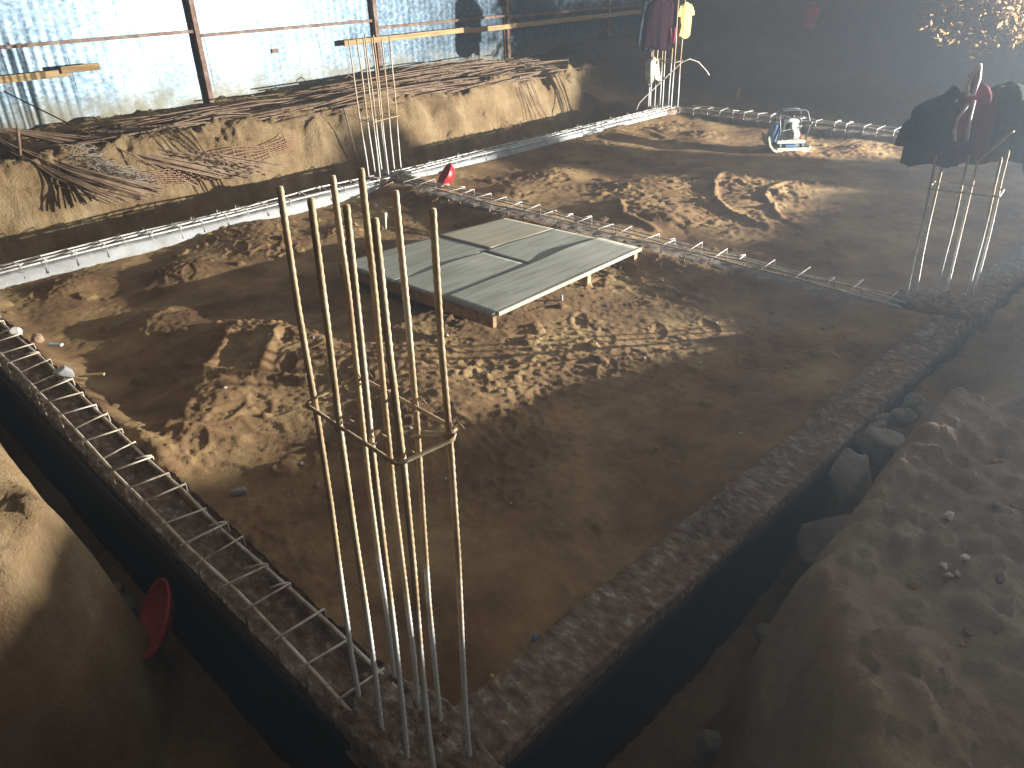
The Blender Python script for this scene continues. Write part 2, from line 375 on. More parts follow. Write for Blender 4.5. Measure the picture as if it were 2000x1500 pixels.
ax = axis([(-9, -1, .25), (-1, -.2, .05), (-.2, 4.8, .02), (4.8, 9, .035), (9, 13.2, .045), (13.2, 17, .07), (17, 32, .35)])
ay = axis([(-9, -2.6, .25), (-2.6, -.3, .05), (-.3, 2.0, .018), (2.0, 5.2, .03), (5.2, 7.8, .06), (7.8, 10.6, .026), (10.6, 12, .05), (12, 26, .4)])
X, Y = np.meshgrid(ax, ay)
Z = trench_terrain(X, Y)
cl = clods(X, Y, .16, 4, .5, .04) + clods(X, Y, .07, 9, .35, .02)
near = sstep(4.5, 2.5, X) * sstep(1.0, .6, Y) * sstep(.5, 1.0, X) + sstep(.6, .4, X) * sstep(2.7, 2.2, Y)
Z = Z + near * (.030 * fbm(X * 4.5, Y * 4.5, 51, 5, .6, ridged=True) + .9 * clods(X, Y, .11, 52, .30, .03) + .8 * clods(X, Y, .045, 53, .4, .012))
md = sstep(.65, .45, X) * sstep(2.3, 2.7, Y) * sstep(6, 5, Y)
Z = Z + md * (.020 * fbm(X * 8, Y * 8, 57, 4, .65, ridged=True) + .010 * fbm(X * 26, Y * 26, 58, 3, .6))
Z = Z + cl * .6 + .016 * fbm(X * 9, Y * 9, 31, 4, .6, ridged=True) + .006 * fbm(X * 30, Y * 30, 33, 3)
Z_T = Z
def surf(x, y):
    return float(Z_T[np.argmin(np.abs(ay - y)), np.argmin(np.abs(ax - x))])
keep = ~((X > 1.05) & (X < 11.2) & (Y > 1.5) & (Y < 7.4))
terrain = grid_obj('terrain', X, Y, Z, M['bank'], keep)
tag(terrain, kind='structure')

def theight(x, y):
    return float(trench_terrain(np.array([[x]], float), np.array([[y]], float))[0, 0])

LIT1 = [(3.22, 7.24, .35), (3.56, 7.3, .25), (3.3, 6.75, .3), (4.1, 6.6, .25), (2.5, 6.7, .28), (2.19, 5.1, .3), (2.32, 4.75, .3), (2.3, 4.35, .3), (1.69, 4.48, .3), (1.5, 4.2, .25),
        (1.2, 4.0, .22), (1.08, 3.75, .2), (1.86, 5.84, .25), (1.66, 7.1, .2), (2.6, 3.9, .4), (2.5, 3.2, .4), (2.2, 3.0, .3)]
DARK1 = [(1.65, 6.3, .35), (1.2, 6.0, .3), (1.24, 5.2, .35), (1.25, 4.75, .25), (2.5, 5.75, .4), (2.65, 5.3, .35), (2.9, 6.0, .3), (4.6, 6.5, .5), (4.2, 7.1, .3), (5.0, 6.0, .5), (2.1, 6.3, .3), (2.44, 7.2, .2), (1.87, 6.8, .25), (1.5, 5.6, .3), (3.6, 5.9, .4)]
LIT2 = [(6.2, 6.27, .25), (7.0, 6.4, .35), (8.4, 6.5, .3), (7.2, 5.2, .4), (6.6, 4.8, .3), (6.5, 4.3, .3), (8.1, 4.6, .4), (7.3, 3.9, .4), (8.1, 3.8, .3), (9.9, 4.8, .25), (10.4, 4.1, .3), (10.2, 6.25, .25), (10.2, 6.9, .25), (8.66, 7.1, .25), (9.6, 7.3, .25)]
DARK2 = [(5.8, 6.75, .3), (5.8, 5.6, .35), (5.9, 5.0, .3), (7.5, 5.9, .3), (8.5, 5.7, .35), (9.04, 4.9, .3), (9.4, 6.4, .3), (9.8, 5.6, .35), (6.0, 3.9, .35), (11.0, 4.9, .3), (7.2, 7.0, .3), (10.9, 6.2, .3)]

def blobs(X, Y, L, D):
    H = np.zeros_like(X)
    for x, y, r in L: H += np.exp(-((X - x) ** 2 + (Y - y) ** 2) / r ** 2)
    for x, y, r in D: H -= np.exp(-((X - x) ** 2 + (Y - y) ** 2) / r ** 2)
    return np.clip(H, -1.2, 1.2)

def footprints(X, Y, n, x0, x1, y0, y1, seed):
    rs = random.Random(seed); H = np.zeros_like(X)
    for i in range(n):
        cx, cy, a = rs.uniform(x0, x1), rs.uniform(y0, y1), rs.uniform(0, 6.28)
        c, s = math.cos(a), math.sin(a)
        m = (np.abs(X - cx) < .25) & (np.abs(Y - cy) < .25)
        if not m.any(): continue
        u = ((X[m] - cx) * c + (Y[m] - cy) * s) / .135; w = (-(X[m] - cx) * s + (Y[m] - cy) * c) / (.048 * (1 + .15 * np.cos(u * 3)))
        d = np.sqrt(u * u + w * w)
        H[m] += -.011 * sstep(1.05, .8, d) + .007 * np.exp(-((d - 1.2) / .18) ** 2) + .004 * np.sin(u * 22) * sstep(1, .8, d)
    return H

def bay(name, x0, x1, y0, y1, d, L, D, seed, edge):
    X, Y = np.meshgrid(np.arange(x0, x1 + d, d), np.arange(y0, y1 + d, d))
    big = blobs(X, Y, L, D)
    mask = sstep(-.3, .5, big + .5 * fbm(X * 1.3, Y * 1.3, seed + 2, 3))
    rough_ = sstep(-.25, .35, fbm(X * .9, Y * .9, seed + 12, 3))
    Z = -.125 + .050 * big + .012 * fbm(X * 1.2, Y * 1.2, seed, 3)
    Z += (.0015 + .0034 * mask * (.5 + .5 * rough_)) * fbm(X * 6.5, Y * 6.5, seed + 4, 5, .72, ridged=True)
    Z += (.001 + .0036 * mask * (.6 + .4 * rough_)) * fbm(X * 24, Y * 24, seed + 9, 3, .6, ridged=True)
    Z += (.2 + .5 * mask) * footprints(X, Y, int(9 * (x1 - x0) * (y1 - y0)), x0, x1, y0, y1, seed)
    Z += mask * (.4 + .6 * rough_) * (clods(X, Y, .032, seed, .6, .010) + clods(X, Y + .2, .06, seed + 3, .22, .015) + .7 * clods(X + .3, Y, .08, seed + 1, .16, .016)) + clods(X, Y, .13, seed + 5, .05, .022)
    Z += .004 * fbm(X * 22, Y * 22, seed + 7, 3)
    return X, Y, Z

X, Y, Z = bay('bay1', .98, 5.38, 1.40, 7.48, .014, LIT1, DARK1, 40, 0)
# loose ridge thrown up along the left beam, a trodden shallow corner near the column
Z += .085 * np.exp(-((X - 1.02) / .10) ** 2) * (.75 + .35 * fbm(X * 3, Y * 3, 77, 3)) * sstep(3.0, 3.6, Y)
Z -= .05 * sstep(2.0, 1.5, Y) * sstep(3.2, 2.2, X)
Z += .05 * sstep(2.2, 1.5, Y) * sstep(2.4, 3.2, X)
Z += .075 * np.exp(-((5.36 - X) / .22) ** 2) + .035 * np.exp(-(((X - 4.15) / .9) ** 4 + ((Y - 4.45) / .85) ** 4))
for pts, h, w in (([(2.05, 5.0), (1.65, 4.55)], .035, .05), ([(2.3, 4.75), (1.95, 4.35)], .04, .05), ([(1.62, 4.62), (2.05, 4.1)], .03, .03), ([(1.2, 4.05), (1.45, 3.7)], .03, .05)):
    Z += h * np.exp(-(polydist(X, Y, pts) / w) ** 2)
B1 = (X[0].copy(), Y[:, 0].copy(), Z.copy())
g1 = grid_obj('ground', X, Y, Z, M['soil']); tag(g1, kind='structure')
X, Y, Z = bay('bay2', 5.57, 11.24, 1.40, 7.48, .024, LIT2, DARK2, 60, 0)
arc1 = [(8.69, 4.56), (8.34, 4.77), (7.9, 4.66), (7.5, 4.42), (7.18, 4.19), (6.9, 3.85), (6.8, 3.39)]
arc2 = [(8.58, 3.98), (7.93, 4.01), (7.55, 3.85), (7.16, 3.48), (7.0, 3.15)]
arc3 = [(6.55, 5.0), (6.25, 4.7), (6.1, 4.2)]
arc4 = [(7.3, 6.9), (7.7, 6.3), (8.6, 6.0)]
for pts, h, w in ((arc1, .045, .035), (arc2, .04, .035), (arc3, .03, .04), (arc4, .03, .05), ([(9.9, 7.1), (9.5, 6.2), (9.9, 5.3)], .03, .06)):
    Z += h * np.exp(-(polydist(X, Y, pts) / w) ** 2) * (.8 + .4 * fbm(X * 4, Y * 4, 5, 2))
Z += .06 * np.exp(-((X - 5.58) / .2) ** 2) + .05 * np.exp(-((7.45 - Y) / .2) ** 2)
g2 = grid_obj('ground', X, Y, Z, M['soil']); tag(g2, kind='structure')

# ------------------------------------------------------------------ foundation beams
def beam_body(p0, p1, w, top, bottom, d, amp, m, parent, seed, lip=0.0, crown=None, crumbs=0.0):
    p0 = Vector((*p0, 0)); p1 = Vector((*p1, 0)); t = (p1 - p0); Ln = t.length; t.normalize(); s = Vector((-t.y, t.x, 0))
    n = max(2, int(Ln / d))
    prof = []
    k = max(4, int(w / d))
    for z in np.linspace(bottom, top, 8): prof.append((-w / 2, z, -1, 0))
    for i in range(1, k): prof.append((-w / 2 + w * i / k, top, 0, 1))
    for z in np.linspace(top, bottom, 8): prof.append((w / 2, z, 1, 0))
    prof = np.array(prof)
    U = np.linspace(0, Ln, n + 1)
    arc = np.concatenate([[0], np.cumsum(np.hypot(np.diff(prof[:, 0]), np.diff(prof[:, 1])))])
    A, B = np.meshgrid(arc, U)
    nz = amp * (fbm(A * 9, B * 9, seed, 5, .62) + .6 * fbm(A * 26, B * 26, seed + 3, 3, ridged=True))
    off = np.broadcast_to(prof[:, 0], A.shape) + nz * prof[:, 2] * .5
    zz = np.broadcast_to(prof[:, 1], A.shape) + nz * (prof[:, 3])
    edge = (np.abs(np.broadcast_to(prof[:, 0], A.shape)) > w / 2 - 1e-6) & (np.broadcast_to(prof[:, 1], A.shape) > top - 1e-6)
    zz = zz - edge * .012 + nz * edge * .6
    if lip: zz = zz + lip * (np.broadcast_to(prof[:, 3], A.shape) == 0) * (np.broadcast_to(prof[:, 1], A.shape) > top - .05)
    if crown is not None: zz = zz + crown(B) * (np.broadcast_to(prof[:, 1], A.shape) > top - .05)
    if crumbs:
        a_ = np.broadcast_to(prof[:, 0], A.shape)
        patch = sstep(-.1, .35, fbm(a_ * 3 + 4, B * 1.6, seed + 8, 3))
        zz = zz + prof[:, 3] * crumbs * (patch * fbm(a_ * 22, B * 14, seed + 9, 4, .65, ridged=True) - .5 * (1 - patch))
    Xo = p0.x + t.x * B + s.x * off; Yo = p0.y + t.y * B + s.y * off
    return grid_obj('concrete', Xo, Yo, zz, m, parent=parent)

def cage(parent, p0, p1, w, ztop, depth, nbars, spacing, m, rb, seed, sag=.006, poke=.03):
    """long bars and the stirrups tied round them"""
    rs = random.Random(seed)
    p0 = Vector((*p0, 0)); p1 = Vector((*p1, 0)); t = (p1 - p0); Ln = t.length; t.normalize(); s = Vector((-t.y, t.x, 0))
    for k in range(nbars):
        o = (k / (nbars - 1) - .5) * w * .9
        pts = []
        for i in range(15):
            u = Ln * i / 14
            pts.append(p0 + t * u + s * (o + rs.gauss(0, sag)) + Vector((0, 0, ztop - .012 + rs.gauss(0, sag * .7))))
        b = MB(); b.tube(pts, rb, 6); b.build('long_bar', m, parent, True)
    n = int(Ln / spacing)
    for i in range(n):
        u = (i + .5) * spacing + rs.gauss(0, .018)
        c = p0 + t * u; yaw = rs.gauss(0, .06); ss = (s * math.cos(yaw) + t * math.sin(yaw))
        z = ztop + .004 + rs.gauss(0, .006)
        e1, e2 = w * .5 + rs.uniform(0, poke), w * .5 + rs.uniform(0, poke)
        dz = Vector((0, 0, rs.gauss(0, .008)))
        b = MB()
        b.tube([c - ss * e1 + Vector((0, 0, z - depth)), c - ss * e1 + Vector((0, 0, z)) + dz, c + ss * e2 + Vector((0, 0, z)) - dz, c + ss * e2 + Vector((0, 0, z - depth))], rb * .62, 5)
        if rs.random() < .4:
            q = c - ss * e1 * .96 + Vector((0, 0, z + .004)); b.tube([q, q + t * .02 + ss * .03, q + t * .03 + ss * .07], rb * .6, 5)
        b.build('stirrup', m, parent, True)

f1 = empty('foundation_beam', (0, 0, 0)); tag(f1, 'grey concrete foundation beam topped by an open ladder of steel stirrups, beside the dark trench on the left', 'foundation beam', 'concrete foundation beams')
beam_body((.885, 1.72), (.885, 7.45), .25, -.11, -.85, .02, .022, M['beam_top'], f1, 11, lip=.085)
beam_body((.885, 1.10), (.885, 1.76), .27, -.012, -.85, .014, .022, M['beam_top'], f1, 16, crumbs=.05)
cage(f1, (.885, 1.62), (.885, 7.5), .185, .005, .12, 2, .20, M['cage_steel'], .009, 3)

f2 = empty('foundation_beam', (0, 0, 0)); tag(f2, 'rough lumpy concrete foundation beam with scratched crumbly top and no ladder of stirrups showing', 'foundation beam', 'concrete foundation beams')
beam_body((.78, 1.31), (11.3, 1.31), .245, -.02, -.75, .014, .013, M['beam_top'], f2, 12, crown=lambda u: .012 * np.sin(u * 2.1) - .008 * np.sin(u * 5.3), crumbs=.028)

f3 = empty('foundation_beam', (0, 0, 0)); tag(f3, 'low earth covered foundation beam with bright stirrups crossing between the two earth bays, beside the plywood deck', 'foundation beam', 'concrete foundation beams')
beam_body((5.47, 1.43), (5.47, 7.45), .25, -.06, -.6, .03, .02, M['concrete_dirty'], f3, 13)
cage(f3, (5.47, 1.62), (5.47, 7.35), .19, .025, .10, 3, .235, M['steel'], .008, 5, sag=.009, poke=.05)

f4 = empty('foundation_beam', (0, 0, 0)); tag(f4, 'long pale concrete foundation beam with bright parallel bars on top, running below the metal fence', 'foundation beam', 'concrete foundation beams')
beam_body((.76, 7.61), (11.5, 7.61),   .25, -.025, -.95, .04, .012, M['concrete_side'], f4, 14)
cage(f4, (.8, 7.61), (11.3, 7.61), .215, .02, .11, 3, .24, M['steel_white'], .0095, 6, sag=.008)

f5 = empty('foundation_beam', (0, 0, 0)); tag(f5, 'farthest foundation beam, a row of short bright stirrups behind the plate compactor', 'foundation beam', 'concrete foundation beams')
beam_body((11.36, 1.43), (11.36, 7.48), .25, -.05, -.7, .05, .015, M['concrete_dirty'], f5, 15)
cage(f5, (11.36, 1.6), (11.36, 7.3), .20, .035, .10, 2, .225, M['steel_white'], .010, 7, sag=.008, poke=.04)

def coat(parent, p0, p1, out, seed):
    """dark sheet added over the trench side of a beam"""
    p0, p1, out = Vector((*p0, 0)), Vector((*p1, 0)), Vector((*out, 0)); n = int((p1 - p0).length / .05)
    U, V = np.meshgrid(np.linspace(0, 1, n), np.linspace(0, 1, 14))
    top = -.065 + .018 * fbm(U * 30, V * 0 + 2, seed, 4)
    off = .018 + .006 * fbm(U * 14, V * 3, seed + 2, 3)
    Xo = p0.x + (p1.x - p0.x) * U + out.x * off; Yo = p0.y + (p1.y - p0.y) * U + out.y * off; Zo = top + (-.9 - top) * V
    o = grid_obj('dark_facing', Xo, Yo, Zo, M['blue_black'], parent=parent); so = o.modifiers.new('thick', 'SOLIDIFY'); so.thickness = .012; so.offset = 0
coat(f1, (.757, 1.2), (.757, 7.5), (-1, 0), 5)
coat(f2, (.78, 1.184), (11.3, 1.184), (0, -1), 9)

# rough concrete left round the column feet
def footing(name, cx, cy, rx, ry, h, seed, label):
    n, m_ = 56, 26
    th = np.linspace(0, 2 * np.pi, n, endpoint=False); rr = np.linspace(0, 1, m_)
    T, Q = np.meshgrid(np.append(th, 0), rr)
    lim = 1 + .16 * fbm(np.cos(T) * 2 + 5, np.sin(T) * 2, seed, 3)
    Xo = cx + rx * Q * lim * np.cos(T); Yo = cy + ry * Q * lim * np.sin(T)
    Zo = h * (1 - Q ** 2.6) + .03 * fbm(Xo * 13, Yo * 13, seed, 4, .6) + .018 * fbm(Xo * 34, Yo * 34, seed + 3, 3, ridged=True) - .10 * sstep(.80, 1.0, Q)
    o = grid_obj(name, Xo, Yo, Zo, M['beam_top']); tag(o, label, 'footing', 'rough concrete footings')
    return o
footing('column_footing', .905, 1.43, .19, .36, .02, 3, 'lumpy pale concrete footing around the nearest column bars')
footing('column_footing', 5.66, 1.45, .30, .34, .03, 5, 'lumpy concrete footing under the column bars hung with dark coats')
footing('column_footing', 5.45, 7.65, .30, .25, .0, 6, 'low concrete footing around the column bars beside the red pan')
footing('column_footing', 11.2, 7.7, .32, .32, .0, 8, 'far concrete footing under the bars hung with a yellow shirt')

# ------------------------------------------------------------------ column starter bars
def hash_(x):
    return math.sin(x * 12.9898) * 3.1

def column(name, bars, rad, stirr, label, m, ribs=.075, step=.012, sr=.0055, n=8):
    cx = sum(b[0][0] for b in bars) / len(bars); cy = sum(b[0][1] for b in bars) / len(bars)
    root = empty(name, (cx, cy, 0)); tag(root, label, 'column rebar', 'column reinforcement cages')
    for b in bars:
        P = [Vector(p) for p in b]
        if len(P) == 2:
            h = abs(hash_(P[0].x * 91 + P[0].y * 57)); P = [P[0].lerp(P[1], i / 6) + Vector((math.sin(i * 1.3 + h), math.cos(i * 1.1 + 2 * h), 0)) * (.004 if 0 < i < 6 else 0) for i in range(7)]
        q = MB(); q.tube([p - Vector((cx, cy, 0)) for p in P], rad, n, ribs, step); q.build('vertical_bar', m, root, True)
    for s in stirr:
        q = MB(); q.tube([Vector(p) - Vector((cx, cy, 0)) for p in s], sr, 6, .08, .012); q.build('stirrup', m, root, True)
    return root

barsA = [[(.849, 1.676, -.1), (.89, 1.68, 1.75)], [(.821, 1.515, -.1), (.88, 1.53, 1.75)], [(.815, 1.372, -.1), (.90, 1.42, 1.75)], [(.842, 1.268, -.1), (.88, 1.29, 1.75)],
         [(.981, 1.405, -.1), (1.04, 1.43, 1.75)], [(.964, 1.242, -.1), (1.0, 1.25, 1.75)], [(.985, 1.66, -.1), (1.03, 1.67, 1.75)], [(.975, 1.52, -.1), (.995, 1.49, 1.80)]]
stA = [[(1.035, 1.29, 1.085), (.99, 1.265, 1.10), (.88, 1.70, 1.09), (1.03, 1.70, 1.12), (1.02, 1.25, 1.12), (.855, 1.255, 1.075), (.86, 1.70, 1.07)]]
stA = [[(.93, 1.32, 1.185), (.975, 1.262, 1.192), (1.0, 1.235, 1.195), (.99, 1.228, 1.19), (.86, 1.262, 1.172), (.848, 1.275, 1.168), (.862, 1.69, 1.16), (.872, 1.698, 1.162), (1.02, 1.682, 1.183), (1.03, 1.67, 1.184), (1.008, 1.24, 1.205), (.99, 1.24, 1.20), (.955, 1.31, 1.19)]]
column('column_rebar', barsA, .0085, stA, 'nearest cage of eight tall rusty bars tied by one stirrup, front corner', M['rebar'])
ca = [o for o in SC.objects if o.name == 'column_rebar'][0]
for k, (x, y, z) in enumerate(((.877, 1.685, 1.165), (.857, 1.525, 1.166), (.868, 1.40, 1.168), (.868, 1.29, 1.17), (1.016, 1.42, 1.19), (.99, 1.245, 1.2), (1.016, 1.66, 1.183))):
    b = MB(); o = Vector((x, y, z)) - ca.location; w_ = .011
    b.tube([o + Vector((w_ * math.cos(t), w_ * math.sin(t), .006 * math.sin(t * 1.5) - .002 * t)) for t in np.linspace(0, 8, 14)] + [o + Vector((.02, -.012, .012 + .004 * k % 3)), o + Vector((.032, -.02, .006))], .0017, 4)
    b.build('tie_wire', M['rust'], ca, True)
barsD = [[(x, y, -.08), (x + dx, y + .02, h)] for x, y, dx, h in ((5.53, 1.64, -.02, 1.02), (5.66, 1.63, -.04, 1.1), (5.61, 1.48, .01, 1.02), (5.69, 1.30, -.04, 1.02), (5.85, 1.30, -.07, 1.04))]
barsD += [[(5.77, 1.46, -.08), (5.74, 1.47, .96), (5.82, 1.33, 1.16)]]
stD = [[(5.50, 1.66, .80), (5.66, 1.67, .82), (5.80, 1.29, .79), (5.64, 1.27, .78), (5.50, 1.66, .80)]]
column('column_rebar', barsD, .0085, stD, 'cage of column bars draped with dark coats at the far end of the rough beam', M['rebar'], .08, .03)
barsB = [[(x, y, -.08), (x - .04 + .01 * i, y + .02, 1.5 + .02 * (i % 3))] for i, (x, y) in enumerate(((5.27, 7.74), (5.38, 7.76), (5.47, 7.74), (5.53, 7.72), (5.30, 7.56), (5.42, 7.55), (5.52, 7.56), (5.62, 7.56)))]
stB = [[(5.24, 7.78, .66), (5.60, 7.76, .68), (5.64, 7.53, .67), (5.27, 7.53, .65), (5.24, 7.78, .66)]]
column('column_rebar', barsB, .0085, stB, 'cage of bare thin column bars rising in front of the rebar heap', M['rebar'], 0, .4, n=6)
barsC = [[(x, y, -.08), (x + .02, y + .01, 1.62)] for x, y in ((11.06, 7.90), (11.16, 7.94), (11.13, 7.83), (11.30, 7.85), (11.13, 7.68), (11.34, 7.70), (11.13, 7.50), (11.28, 7.48))]
stC = [[(11.04, 7.95, .72), (11.33, 7.9, .72), (11.33, 7.47, .72), (11.1, 7.46, .71), (11.04, 7.95, .72)]]
column('column_rebar', barsC, .0095, stC, 'far cage of column bars hung with a plaid jacket and a yellow shirt', M['rebar'], 0, .4, n=6)
b = MB(); b.tube([(10.85, 8.0, -.04), (10.92, 7.99, .08), (11.0, 7.9, .2), (11.25, 7.44, .70), (11.32, 7.34, .75), (11.42, 7.24, .70), (11.5, 7.12, .56), (11.53, 7.09, .50)], .008, 6)
tag(b.build('bent_bar', M['steel'], None, True), 'thin bent steel bar leaning through the far column bars, its end hooked over', 'steel bar')

# ------------------------------------------------------------------ clothing hung on the bars
def garment_mesh(w, d, h, seed, folds=5, amp=.16, shoulder=.55, flare=1.0, hem=.04, n=48, m_=30, closed=True):
    rs = random.Random(seed); ph = [rs.uniform(0, 6.28) for _ in range(4)]
    th = np.linspace(0, 2 * np.pi, n + 1); q = np.linspace(0, 1, m_)
    T, Q = np.meshgrid(th, q)
    prof = shoulder + (1 - shoulder) * sstep(0, .16, Q) + (flare - 1) * Q
    prof = np.where(Q < .02, shoulder * .5, prof)
    fold = 1 + amp * (.25 + .75 * Q) * (np.cos(folds * T + ph[0] + 1.5 * Q) * .6 + np.cos((folds * 2 + 1) * T + ph[1] - 2 * Q) * .4)
    Xo = w / 2 * prof * fold * np.cos(T) + .04 * w * np.sin(3 * Q + ph[2]); Yo = d / 2 * prof * fold * np.sin(T)
    Zo = -h * Q * (1 + hem * np.cos(3 * T + ph[3])) - .02 * (np.cos(T) ** 2) * (1 - Q)
    return Xo, Yo, Zo

def garment(name, label, cat, loc, yaw, w, d, h, m, seed, sleeves=(), group=None, **kw):
    root = empty(name, loc, yaw); tag(root, label, cat, group)
    Xo, Yo, Zo = garment_mesh(w, d, h, seed, **kw)
    g = grid_obj('body', Xo, Yo, Zo, m, parent=root)
    so = g.modifiers.new('thick', 'SOLIDIFY'); so.thickness = .006
    for pts, r0, r1 in sleeves:
        b = MB(); k = 10; P = []
        for i in range(k):
            u = i / (k - 1) * (len(pts) - 1); a = int(min(u, len(pts) - 2)); P.append(Vector(pts[a]).lerp(Vector(pts[a + 1]), u - a))
        b.tube(P, [r0 + (r1 - r0) * i / (k - 1) + .005 * math.sin(i * 2.1 + seed) for i in range(k)], 10)
        b.build('sleeve', m, root, True)
    return root

camyaw = R(45.83)
IM = camyaw - math.pi / 2      # local x axis along the picture's right
c1 = garment('plaid_jacket', 'dark red plaid jacket hung over the far column bars left of the yellow shirt', 'jacket', (11.14, 7.80, 1.66), IM, .50, .26, .76, M['plaid'], 3, sleeves=[([(.2, -.05, -.08), (.27, -.1, -.4), (.24, -.12, -.72)], .065, .045)], folds=6)
b = MB(); b.tube([(-.12, -.13, .02), (-.05, -.15, .05), (.02, -.14, .03)], .028, 8); b.tube([(-.03, -.15, -.02), (.0, -.16, -.05)], .02, 8)
b.build('white_collar', M['pinkwhite'], c1, True)
b = MB(); b.tube([(.13, -.15, -.46), (.155, -.16, -.6), (.14, -.15, -.74)], .012, 6); b.tube([(.19, -.15, -.45), (.2, -.16, -.56), (.18, -.15, -.68)], .013, 6)
b.build('pink_lining', M['crimson'], c1, True)
garment('dark_coat', 'long dark coat with a pale edge hung at the left of the far column bars', 'coat', (11.05, 7.93, 1.64), IM, .26, .20, .74, M['navy'], 5, sleeves=[([(-.09, -.02, -.06), (-.15, -.03, -.35), (-.19, -.03, -.7)], .05, .035)], folds=4)
garment('yellow_shirt', 'pale yellow T-shirt hung on the far column bars', 'shirt', (11.33, 7.50, 1.56), IM + .25, .20, .13, .50, M['yellow'], 8, sleeves=[([(.07, 0, -.05), (.115, 0, -.12), (.125, 0, -.19)], .035, .04), ([(-.07, 0, -.06), (-.1, -.01, -.13), (-.105, -.01, -.2)], .034, .036)], folds=4, amp=.14)
root = garment('cream_cloth', 'crumpled cream cloth hooked low on the far column bars', 'cloth', (11.08, 7.86, .78), IM, .20, .14, .38, M['cream'], 12, folds=5, amp=.35, shoulder=.3, hem=.12)
jk = garment('navy_jacket', 'dark navy jacket with red lining and white edges, one sleeve stretched out left', 'jacket', (5.61, 1.72, 1.36), IM, .31, .22, .42, M['navy'], 21, sleeves=[([(.06, -.02, .03), (-.05, -.03, -.05), (-.16, -.02, -.14), (-.215, 0, -.20), (-.225, 0, -.30)], .042, .03)], folds=6, amp=.22, shoulder=.3)
b = MB(); b.tube([(.10, -.13, .20), (.07, -.13, .14), (.055, -.13, .08), (.07, -.13, .02), (.105, -.13, .03), (.115, -.13, .12), (.10, -.13, .20)], .015, 8); b.build('hanging_loop', M['pinkwhite'], jk, True)
b = MB(); b.tube([(.085, -.14, -.03), (.035, -.15, -.11), (.03, -.15, -.19), (.05, -.15, -.25)], .011, 6); b.build('white_edging', M['pinkwhite'], jk, True)
b = MB(); b.tube([(.115, -.14, -.01), (.11, -.15, -.12), (.125, -.15, -.25)], .011, 6); b.build('white_edging', M['pinkwhite'], jk, True)
b = MB(); b.box((.078, -.115, .09), (.04, .03, .12)); b.box((.078, -.125, -.14), (.07, .03, .2), taper=.8); b.build('red_lining', M['crimson'], jk, bevel=.012)
garment('maroon_garment', 'maroon garment hung between the navy jacket and the green coat', 'garment', (5.75, 1.56, 1.43), IM, .20, .18, .47, M['maroon'], 25, folds=6, amp=.26, shoulder=.5, flare=1.1)
garment('green_coat', 'dark green coat hung on the right side of the draped column bars', 'coat', (5.95, 1.43, 1.42), IM, .35, .22, .48, M['olive'], 29, sleeves=[([(.1, -.06, -.1), (.18, -.1, -.3), (.2, -.1, -.55)], .06, .045)], folds=6, amp=.22)
b = MB(); b.tube([(6.08, 1.04, 1.39), (5.97, 1.03, 1.35), (5.90, 1.05, 1.27), (5.90, 1.04, 1.16), (5.96, .99, 1.05), (6.03, .95, .98)], .013, 8)
tag(b.build('pale_strap', M['cream'], None, True), 'pale bag strap looping over the green coat', 'strap')

# ------------------------------------------------------------------ plywood deck
def lerp2(u, v):
    L_, N_, R_, F_ = (3.235, 5.346), (3.327, 3.604), (5.118, 3.668), (4.995, 5.167)
    a = Vector(N_).lerp(Vector(R_), u); c = Vector(L_).lerp(Vector(F_), u)
    return a.lerp(c, v)
deck = empty('plywood_deck', (0, 0, 0)); tag(deck, 'low deck of weathered grey plywood sheets on timber joists lying on the earth', 'deck')
def panel(u0, u1, v0, v1, z, m, seed, warp):
    n = 24; U, V = np.meshgrid(np.linspace(u0, u1, n), np.linspace(v0, v1, n))
    P = [[lerp2(a, b_) for a, b_ in zip(r1, r2)] for r1, r2 in zip(U, V)]
    Xo = np.array([[p.x for p in r] for r in P]); Yo = np.array([[p.y for p in r] for r in P])
    s = (U - u0) / (u1 - u0); t = (V - v0) / (v1 - v0)
    Zo = z + warp(s, t) + .002 * fbm(Xo * 3, Yo * 3, seed, 2)
    o = grid_obj('plywood_sheet', Xo, Yo, Zo, m, parent=deck)
    so = o.modifiers.new('thick', 'SOLIDIFY'); so.thickness = .018; so.offset = -1
    return o
panel(0, 1, 0, .285, .058, M['ply'], 1, lambda s, t: .018 * t * np.exp(-((s - .78) / .16) ** 2) + .008 * t)
panel(.0, .52, .29, .60, .055, M['ply'], 2, lambda s, t: .015 * t * np.exp(-((s - .62) / .3) ** 2))
panel(.525, 1, .29, .60, .058, M['ply'], 3, lambda s, t: .010 * t * np.exp(-((s - .3) / .4) ** 2))
panel(.0, .56, .605, 1, .052, M['ply'], 4, lambda s, t: .006 * s)
panel(.565, 1, .605, 1, .058, M['ply_yellow'], 5, lambda s, t: .008 * (1 - s))
def joist(u0, v0, u1, v1, w, h, ztop, m, name):
    a, c = lerp2(u0, v0), lerp2(u1, v1); mid = (a + c) / 2; d = c - a
    b = MB(); b.box((mid.x, mid.y, ztop - h / 2), (d.length, w, h), math.atan2(d.y, d.x)); return b.build(name, m, deck, bevel=.003)
joist(.012, -.004, .012, 1.0, .038, .085, .036, M['wood_brown'], 'edge_joist')
joist(.62, .004, .62, .99, .045, .09, .034, M['wood'], 'joist')
joist(.975, .004, .975, .99, .045, .09, .034, M['wood'], 'joist')
b = MB(); a, c = lerp2(0.03, -.006), lerp2(1, -.006); d = c - a; b.box(((a + c).x / 2, (a + c).y / 2, .047), (d.length, .02, .03), math.atan2(d.y, d.x)); b.build('edge_strip', M['ply_yellow'], deck, bevel=.003)

